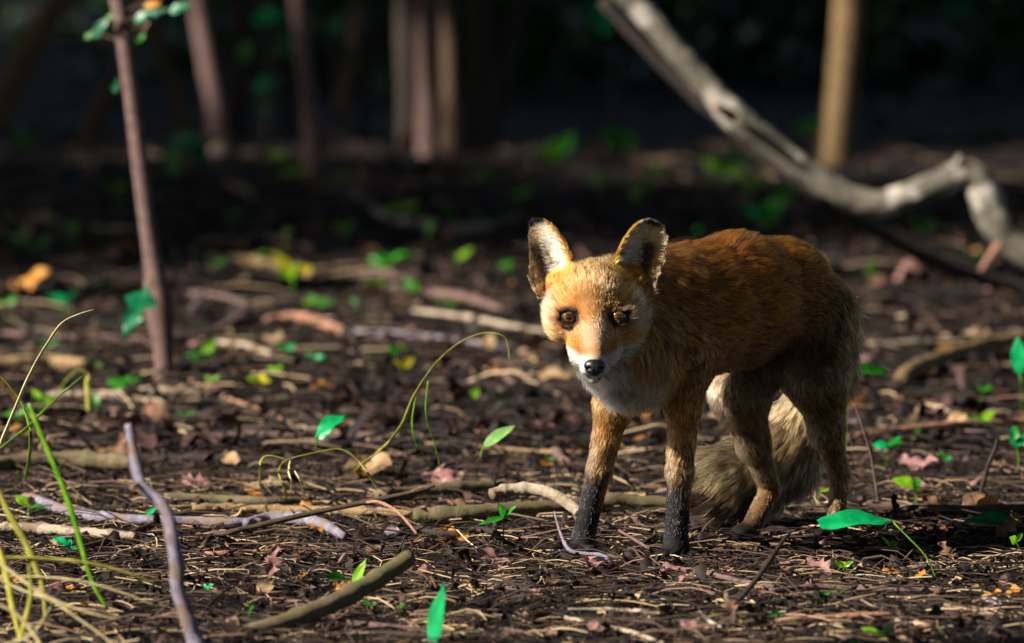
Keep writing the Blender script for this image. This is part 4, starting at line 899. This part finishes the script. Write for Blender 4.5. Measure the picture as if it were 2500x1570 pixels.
for i, (x, y, s_, ms, nl, st) in enumerate(SEED):
    fx = 'far' if y < 470 else ('behind' if y < 1150 else 'near')
    lab = {'far': 'dim blurred green seedling on the far forest floor', 'behind': 'small green seedling growing in the litter behind the fox', 'near': 'tiny bright green sprout in the litter around the fox'}[fx]
    gp = {'far': 'seedlings on the far floor', 'behind': 'seedlings behind the fox', 'near': 'sprouts around the fox'}[fx]
    if i == 0: lab, gp = 'yellow-green rosette seedling in front of the yellowish log', None
    cn = {id(Em): 'emerald', id(Gr): 'mid-green', id(Li): 'lime-green', id(Ye): 'yellow', id(Pa): 'pale green', id(Te): 'teal', id(M['dk']): 'dark green'}
    if i: lab = lab.replace('green', ' and '.join(dict.fromkeys(cn[id(q)] for q in ms)))
    seedling(x, y, s_, ms, nl, st, None, lab, gp, i)
# emerald understorey shoot behind
def shoot(name, base_px, leaves, label, Y, mat_stem=None):
    B = P(base_px[0], base_px[1], Y); B[2] = Hs(B[0], B[1]); root = empty(name, B)
    tops = [P(x, y, Y) for x, y, *_ in leaves]; top = max(tops, key=lambda p: p[2])
    V, F = tube([B, B * .5 + top * .5 + np.array([.01, 0, 0]), top], [.009, .004], 14, 6, .03); mesh_obj('stem', V, F, mat_stem or M['bark_stem'], root)
    for k, (x, y, s_, mt, a) in enumerate(leaves):
        c = P(x, y, Y + .03 * ((k % 3) - 1)); L = px2m(s_, Y); d = np.array([math.cos(a), -.25, math.sin(a)]) * L * .5
        V, F = leaf_world(c - d, c + d, (-.25, -.75, .6), L * .62, shape='oval', fold=.2, bend=.12, seed=k); lf = mesh_obj('leaf', V, F, mt, root)
        sx = B + (top - B) * np.clip((c[2] - B[2] - .02) / (top[2] - B[2] + 1e-6), 0, 1); V, F = tube([sx, c - d], [.003, .002], 6, 5, 0); mesh_obj('leaf_stalk', V, F, M['bark_stem'], root)
    return tag(root, label, 'plant')
shoot('understorey_plant', (640, 425), [(655, 45, 84, Em, .1), (600, 125, 54, Gr, 1.2), (650, 208, 72, Em, .4), (700, 120, 60, Te, .4), (645, 260, 34, Gr, 1.4), (690, 90, 50, Te, 2.6)], 'tall dim shoot with large round emerald leaves before dark trunks', GY(425))
shoot('understorey_plant', (455, 420), [(450, 350, 90, Te, .3), (480, 375, 80, Te, 2.4), (425, 385, 70, Gr, 1.2), (510, 345, 70, M['dk'], .2), (430, 420, 50, Gr, 1.0)], 'low leafy plant at the foot of the slim pinkish trunk', GY(432))
shoot('understorey_plant', (1478, 330), [(1478, 40, 90, Em, 1.4), (1440, 80, 90, M['dk'], .8), (1400, 110, 80, M['dk'], .2), (1510, 20, 60, Te, 1.0), (1450, 20, 70, Te, 2.0)], 'dim plant with an upright emerald leaf beside the grey branch top', GY(330))
shoot('understorey_plant', (820, 300), [(825, 60, 70, Te, 1.2), (800, 30, 60, M['dk'], .4), (845, 110, 60, M['dk'], 2.0)], 'dim leafy shoot beside the thin leaning trunk', GY(335))
shoot('understorey_plant', (2300, 230), [(2250, 40, 90, M['dk'], .3), (2340, 30, 90, Te, .2), (2420, 40, 80, M['dk'], .5), (2160, 50, 80, M['dk'], .9)], 'dark bushy shoot beyond the golden-brown trunk', GY(250))
# leafy twigs of the sapling
Ys = GY(930)
for k, (x, y, s_, mt, a, sx) in enumerate([(245, 70, 62, Te, .9, 292), (262, 50, 50, Gr, .9, 292), (280, 30, 40, Te, 1.2, 290), (222, 85, 40, Gr, .6, 292), (350, 40, 55, Te, .6, 296), (390, 30, 60, Te, .3, 296), (440, 20, 60, Te, .35, 296), (345, 95, 40, Gr, 1.0, 302), (372, 12, 44, M['dead_orange'], .2, 296), (358, 62, 30, M['dead_brown'], .9, 300), (335, 112, 40, Gr, .4, 304), (285, 208, 44, Te, 1.3, 316)]):
    c = P(x, y, Ys - .05 + .03 * (k % 4)); L = px2m(s_, Ys); d = np.array([math.cos(a), -.2, math.sin(a)]) * L * .5
    V, F = leaf_world(c - d, c + d, (-.2, -.8, .55), L * .5, shape='lobed' if k % 2 else 'oval', fold=.2, bend=.15, seed=k); lf = mesh_obj('leaf', V, F, mt, sap)
    st0 = P(sx, y + 18, Ys); V, F = tube([st0, (st0 + c) / 2 + np.array([0, 0, .004]), c - d * .9], [.0022, .0012], 8, 5, .05); mesh_obj('twig', V, F, M['bark_brown'], sap)

# single large leaves
hero_leaf('green_leaf', (2178, 1272, -.36), (2000, 1282, -.40), 64, Em, 'long wavy emerald leaf hanging before the hind paw', shape='blunt', fold=.22, bend=.16, wave=.07, up=(-.45, -.60, .62), stem=[(2178, 1272, -.36), (2205, 1300, -.37), (2262, 1360, -.38), (2290, 1425, -.38)])
hero_leaf('green_leaf', (2468, 1262, -.05), (2346, 1275, -.07), 40, Te, 'folded dark green leaf lying over the brown stick', shape='lance', fold=.25, bend=.08, up=(0, -.8, .6), stem=[(2468, 1262, -.05), (2490, 1275, -.05), (2510, 1300)])
hero_leaf('green_leaf', (1050, 1578, -1.0), (1082, 1418, -1.0), 64, Em, 'upright curved emerald leaf alone in the foreground litter', shape='lance', fold=.15, bend=-.14, up=(-.75, -.65, .1), stem=[(1046, 1575, -1.0), (1052, 1590, -1.0), (1055, 1625, -1.0)])
hero_leaf('green_leaf', (2085, 900, .75), (2172, 908, .78), 36, Gr, 'glossy mid-green leaf floating at the rump of the fox', shape='oval', fold=.15, bend=.05, up=(0, -.75, .66), stem=[(2085, 900, .75), (2070, 960, .76), (2062, 1225, .78)])
hero_leaf('green_leaf', (362, 698, 2.35), (300, 830, 2.3), 92, Te, 'ragged teal-green lobed leaf hanging against the sapling trunk', shape='lobed', fold=.1, bend=.02, wave=.08, up=(-.3, -.95, .1), stem=[(362, 698, 2.35), (372, 690, 2.6), (384, 684, 2.7)])
hero_leaf('green_leaf', (772, 1072, .7), (846, 1012, .72), 46, Em, 'curled emerald leaf on the litter between grass stems', shape='oval', fold=.3, bend=.3, wave=.15, up=(-.55, -.75, .35), stem=[(775, 1070, .7), (772, 1082, .71), (770, 1100, .72)])
hero_leaf('green_leaf', (1180, 1092, .55), (1258, 1038, .58), 34, Pa, 'pale yellowing green leaf tilted up on the soil', shape='oval', fold=.2, bend=.12, up=(-.3, -.75, .6), stem=[(1180, 1092, .55), (1176, 1102, .55), (1172, 1120, .55)])
hero_leaf('green_leaf', (2490, 915, 1.6), (2485, 822, 1.6), 40, Em, 'upright emerald leaf beyond the rotting log', shape='oval', fold=.1, bend=.03, up=(-.3, -.9, .1), stem=[(2490, 915, 1.6), (2494, 950, 1.6), (2496, 1075, 1.65)])
hero_leaf('green_leaf', (862, 1437, -.5), (895, 1362, -.5), 30, Li, 'bright lime leaf standing up behind the slanting brown stick', shape='lance', fold=.2, bend=.06, up=(-.5, -.8, .1), stem=[(862, 1437, -.5), (850, 1448, -.5), (842, 1470, -.5)])
hero_leaf('green_leaf', (845, 1412, -.46), (798, 1412, -.48), 32, Gr, 'round green leaf beside the bright lime leaf', shape='round', fold=.2, bend=.1, up=(0, -.8, .5), stem=[(845, 1412, -.46), (842, 1425, -.46), (840, 1460, -.48)])
# three-leaved seedling by the front paw
B = G(1224, 1345); root = empty('seedling', B); T = P(1230, 1263, B[1])
V, F = tube([B, P(1229, 1300, B[1]), T], [.0011, .0009], 12, 6, .03); mesh_obj('stem', V, F, M['bark_stem'], root)
for (x, y, w, s_) in [(1165, 1282, 18, 'lance'), (1264, 1232, 14, 'lance'), (1216, 1226, 20, 'oval')]:
    V, F = leaf_world(T, P(x, y, B[1] - .01), (0, -.7, .7), px2m(w, B[1]), shape=s_, fold=.2, bend=.1); mesh_obj('leaf', V, F, Gr, root)
tag(root, 'slender seedling with three bright leaves by the front paw', 'seedling')

# ------------------------------------------------------------------ grass
def grass(pix, w, mat, label, group='grass stems', branches=(), mat2=None):
    pts = np.array([P(*p) if len(p) == 3 else G(*p) for p in pix]); base = pts[np.argmin(pts[:, 2])]; root = empty('grass_stem', base)
    V, F = tube(pts, px2m(np.array(w, float) / 2, pts[:, 1].mean()), 40, 6, .04, 2, len(pix), .35); mesh_obj('stalk', V, F, mat, root, loc=base)
    for bp, bw, bm in branches:
        bpts = np.array([P(*p) if len(p) == 3 else G(*p) for p in bp]); V, F = tube(bpts, px2m(np.array(bw, float) / 2, bpts[:, 1].mean()), 20, 5, .02, 0, 1, .5); mesh_obj('blade', V, F, bm, root, loc=bpts[0])
    return tag(root, label, 'grass', group)
grass([(860, 1160), (890, 1130, .34), (945, 1082, .33), (985, 1030, .32), (1012, 965, .31), (1060, 892, .30), (1110, 845, .29), (1155, 820, .28), (1195, 812, .27), (1228, 820, .26), (1240, 845, .26), (1243, 880, .26)], [10, 11, 9, 8, 7, 5, 3, 2], M['grassy'], 'long arching grass stem with drooping tip beside the fox', None,
      [([(1015, 968, .31), (1006, 1030, .32), (1015, 1080, .33), (1040, 1120, .35)], [4, 4, 3], M['grass']), ([(1045, 930, .3), (1040, 1010, .31), (1060, 1080, .33), (1075, 1142, .35)], [4, 4, 3], M['grass'])])
grass([(930, 1200), (905, 1165, .25), (880, 1130, .25), (850, 1105, .25), (822, 1096, .25), (770, 1105, .25), (715, 1118, .25), (690, 1130, .25), (682, 1155, .25), (695, 1190, .25), (698, 1225)], [7, 9, 9, 8, 7, 7, 8, 7], M['grassy'], 'bent yellow-green grass arch drooping to the litter', None,
      [([(710, 1120, .25), (705, 1150, .25), (712, 1180, .25), (706, 1210)], [5, 5, 3], M['straw']), ([(700, 1122, .25), (660, 1112, .25), (640, 1120, .25), (634, 1150, .25), (636, 1205)], [5, 6, 4], M['grassy']), ([(720, 1150, .25), (735, 1180, .25), (742, 1212)], [4, 4, 3], M['straw'])])
grass([(-30, 1180, -.3), (0, 1090, -.3), (40, 990, -.3), (80, 900, -.3), (115, 840, -.3), (150, 790, -.3), (190, 768, -.3), (230, 755, -.3)], [14, 13, 12, 12, 11, 8, 3], M['straw'], 'pale dry grass stem leaning over the foreground tuft', 'foreground grass tuft')
grass([(70, 985, -.9), (100, 1060, -.9), (130, 1130, -.9), (165, 1220, -.9), (195, 1320, -.9), (225, 1420, -.9), (262, 1488, -.9)], [8, 14, 15, 15, 14, 11, 8], M['grass'], 'green grass blade drooping with pale tip in the foreground tuft', 'foreground grass tuft')
FT = [([(-20, 1160, -1.0), (20, 1250, -1.0), (60, 1320, -1.0), (85, 1380, -1.0), (105, 1440, -1.0), (110, 1510, -1.0)], [8, 12, 12, 9, 5], M['grassy']),
      ([(-60, 1350, -1.1), (10, 1385, -1.1), (60, 1420, -1.1), (105, 1452, -1.1), (160, 1478, -1.1), (230, 1500, -1.1), (290, 1512, -1.1)], [16, 20, 22, 20, 12, 4], M['straw']),
      ([(-40, 1362, -1.0), (80, 1362, -1.0), (200, 1372, -1.0), (300, 1395, -1.0), (380, 1425, -1.0)], [10, 12, 12, 9, 4], M['grassy']),
      ([(-40, 1410, -1.0), (80, 1408, -1.0), (200, 1420, -1.0), (300, 1448, -1.0), (378, 1478, -1.0)], [8, 10, 10, 8, 4], M['straw']),
      ([(-20, 1300, -1.1), (10, 1380, -1.1), (30, 1480, -1.1), (60, 1600, -1.1)], [10, 12, 10, 5], M['grassy']),
      ([(-30, 1120, -.6), (20, 1080, -.6), (70, 1040, -.6), (120, 990, -.6), (170, 945, -.6), (210, 912, -.6)], [8, 9, 8, 7, 4], M['grass']),
      ([(-30, 1400, -1.1), (50, 1440, -1.1), (130, 1470, -1.1), (190, 1510, -1.1), (260, 1560, -1.1), (320, 1620, -1.1)], [12, 15, 14, 12, 8], M['straw']),
      ([(-30, 890, -.2), (20, 940, -.2), (60, 1000, -.2), (75, 1080, -.2), (60, 1180)], [3, 5, 6, 5], M['grass']),
      ([(215, 1005, 1.6), (212, 950, 1.6), (214, 915, 1.6), (190, 905, 1.6), (160, 930, 1.6), (110, 1000, 1.6)], [7, 8, 7, 6, 3], M['grassy']),
      ([(125, 1480, -1.15), (95, 1530, -1.15), (60, 1560, -1.15), (-20, 1580, -1.15)], [6, 8, 8, 8], M['straw']),
      ([(40, 1600, -1.15), (60, 1520, -1.15), (75, 1450, -1.15), (70, 1380, -1.15)], [9, 9, 7, 3], M['grassy']),
      ([(-20, 1470, -1.25), (40, 1500, -1.25), (90, 1560, -1.25), (120, 1620, -1.25)], [12, 14, 13, 8], M['straw'])]
for p_, w_, m_ in FT: grass(p_, np.array(w_) * 1.5, m_, {'straw': 'dry straw-coloured', 'grassy': 'yellow-green', 'grass': 'green'}[[k for k in ('straw', 'grassy', 'grass') if M[k] is m_][0]] + ' grass stem tangled in the blurred foreground tuft', 'foreground grass tuft')

# ------------------------------------------------------------------ dead leaves one can pick out
def dead_leaf(x, y, size, mat, label, seed, shape='oak', group='dead leaves on the litter', stand=.25, wid=.6):
    g = np.random.default_rng(seed + 900); B = G(x, y); L = px2m(size, B[1]) * 1.2; a = g.uniform(0, 6.28); d = np.array([math.cos(a), math.sin(a), g.uniform(-.1, stand + .25)]); d = nrm(d) * L
    c = B + np.array([0, 0, .006 + abs(d[2]) * .5 + L * .06]); up = nrm(np.array([g.normal(0, .35), -.25 - stand + g.normal(0, .3), 1.0]))
    V, F = leaf_world(c - d / 2, c + d / 2, up, L * wid * g.uniform(.8, 1.25), shape=shape, fold=g.uniform(-.1, .5), bend=g.uniform(-.2, .3), wave=.12, seed=seed)
    o = mesh_obj('dead_leaf', V, F, mat, loc=B); return tag(o, label, 'dead leaf', group)
DL = [(478, 1195, 66, 'dead_pink', .9, 'oak', 'pink papery dead leaf propped up beside the violet stick'), (338, 1226, 52, 'dead_orange', .2, 'oval', 'yellow-orange dead leaf with dark edge behind the violet stick'),
      (665, 1440, 80, 'dead_pink', 1.2, 'oak', 'dull pink dead leaf standing blurred in the foreground'), (275, 1130, 110, 'dead_brown', .3, 'oak', 'broad red-brown dead leaf near the old mossy log'),
      (375, 1050, 100, 'dead_brown', .8, 'oval', 'curled brown-gold dead leaf behind the violet stick tip'), (82, 716, 78, 'dead_orange', .5, 'oval', 'orange dead leaf on the soil beyond the dry grass stem'),
      (100, 525, 66, 'dead_tan', .5, 'oval', 'pale tan dead leaf far behind the sapling'), (1156, 460, 84, 'dead_tan', .3, 'oval', 'tan dead leaf lying lit before the dark trunks'),
      (585, 488, 76, 'dead_tan', .7, 'oval', 'dull tan leaf standing far behind the yellowish log'), (1180, 745, 70, 'dead_tan', .5, 'oval', 'tan leaf scrap behind the ear of the fox'),
      (1190, 865, 54, 'dead_tan', .6, 'round', 'pale bright leaf scrap under the arching grass stem'), (1285, 890, 74, 'dead_tan', .3, 'oval', 'sunlit tan leaf beside the muzzle of the fox'),
      (1345, 945, 84, 'dead_tan', .3, 'oval', 'very bright whitish leaf beside the white bib'), (1285, 945, 54, 'dead_tan', .3, 'oval', 'small bright whitish leaf next to another bright leaf'),
      (1400, 1010, 84, 'dead_tan', .3, 'lance', 'pale split wood-like leaf beside the front leg'), (600, 1022, 78, 'dead_tan', .2, 'oval', 'pale tan leaf flat on the soil before the sapling'),
      (956, 1320, 40, 'dead_grey', 1.0, 'round', 'pale lilac dead leaf propped on the dark crooked twig'), (1085, 1303, 28, 'dead_orange', .3, 'oak', 'tiny orange leaf on the dark crooked twig'),
      (1360, 1438, 40, 'dead_orange', .2, 'oak', 'bright orange leaf scrap lying before the fox'), (1390, 1444, 36, 'dead_brown', .3, 'oak', 'brown leaf next to the bright orange scrap'),
      (2000, 1415, 70, 'dead_pink', .9, 'oak', 'crumpled pinkish dead leaf before the hind paw'), (1440, 1400, 80, 'dead_pink', .4, 'oak', 'crumpled red-brown dead leaf in front of the bent violet twig'),
      (2240, 1150, 90, 'dead_pink', .5, 'oak', 'broad pink dead leaf behind the long green leaf'), (2460, 1330, 70, 'dead_brown', .8, 'oak', 'red-brown curled leaf beside a lime sprout'),
      (2330, 1440, 44, 'dead_tan', .6, 'oak', 'small tan star-shaped leaf scrap on the litter'), (2475, 1470, 36, 'dead_orange', .4, 'oval', 'small orange leaf at the litter edge'),
      (2420, 1492, 46, 'dead_grey', .4, 'oval', 'whitish leaf scrap on the foreground litter'), (1080, 1190, 150, 'dead_pink', .3, 'oak', 'broad mauve dead leaf behind the olive-brown log'),
      (1120, 1203, 44, 'dead_tan', .6, 'oval', 'small tan leaf on top of the olive-brown log'), (900, 1175, 150, 'dead_tan', .1, 'oval', 'wide tan bark-like leaf behind the lifted thin branch'),
      (560, 1150, 60, 'dead_tan', .2, 'oval', 'yellowish leaf scrap between grass arch and violet stick'), (620, 1217, 44, 'dead_orange', .6, 'oval', 'small brown-orange leaf under the grass arch'),
      (480, 1068, 40, 'dead_orange', .6, 'oval', 'small orange leaf behind the violet stick'), (55, 1075, 60, 'dead_orange', .6, 'oval', 'orange leaf behind the drooping green blade'),
      (1780, 1520, 70, 'dead_brown', .5, 'oak', 'torn two-toned dead leaf beside a short grey stick'), (1000, 1200 + 240, 40, 'dead_tan', .2, 'oval', 'small tan leaf near the upright curved emerald leaf'),
      (2185, 1008, 90, 'dead_brown', .2, 'oak', 'dark red leaf on the soil beyond the hind leg'), (2290, 1030, 60, 'dead_pink', .3, 'oak', 'pinkish leaf scrap near the rotting log')]
for i, (x, y, s_, mt, st, sh, lab) in enumerate(DL): dead_leaf(x, y, s_, M[mt], lab, i, sh, None, st)
gd = np.random.default_rng(31); mts = ['dead_pink', 'dead_brown', 'dead_brown', 'dead_brown', 'dead_tan', 'dead_pink', 'dead_orange']
for i in range(150):
    y = 430 + (1560 - 430) * gd.random() ** .8; x = gd.uniform(-30, 2530); s_ = gd.uniform(26, 62) * (1.0 if y > 1000 else .85)
    near = y > 1150
    mk = mts[gd.integers(0, 7)]; shp = ['oak', 'oval', 'oval', 'lance'][gd.integers(0, 4)]; ad_ = {'oak': 'lobed', 'oval': 'oval', 'lance': 'narrow'}[shp] + ' ' + mk[5:]
    dead_leaf(x, y, s_, M[mk], f'small {ad_} dead leaf on the near litter' if near else f'small {ad_} dead leaf on the soil behind the fox', i + 100, shp, 'dead leaves on the near litter' if near else 'dead leaves behind the fox', gd.uniform(.1, .7))
# loose twigs and sticks one can pick out
bm = ['bark_brown', 'bark_dark', 'bark_pink', 'bark_brown', 'bark_olive', 'bark_tan', 'bark_salmon', 'bark_pale']
for i in range(110):
    y = 440 + (1560 - 440) * gd.random() ** .75; x = gd.uniform(-50, 2550); Y = GY(y); B = G(x, y); near = y > 1150
    L = gd.uniform(.06, .22) * (1 if near else 1.9); a = gd.normal(0, .5) + (math.pi if gd.random() < .5 else 0) if gd.random() < .65 else gd.uniform(0, 6.28); r = gd.uniform(.0016, .0045) * (1 if near else 1.9)
    d = np.array([math.cos(a), math.sin(a), 0]); sd_ = np.array([-d[1], d[0], 0]); pts = []
    for t in (-.5, -.17, .17, .5):
        q = B + d * L * t + sd_ * gd.normal(0, .05) * L; q[2] = Hs(q[0], q[1]) + r * .7 + gd.uniform(0, .006); pts.append(q)
    V, F = tube(pts, [r, r * .9, r * .6], 18, 7, .08, 2, i); bk = bm[gd.integers(0, 8)]; cl_ = bk[5:] + (' slender' if r < .003 * (1 if near else 1.9) else ' stout'); o = mesh_obj('loose_twig', V, F, M[bk], loc=B)
    tag(o, f'{cl_} loose twig lying in the near litter' if near else f'{cl_} loose fallen stick on the soil behind the fox', 'twig', 'loose twigs in the near litter' if near else 'loose sticks behind the fox')
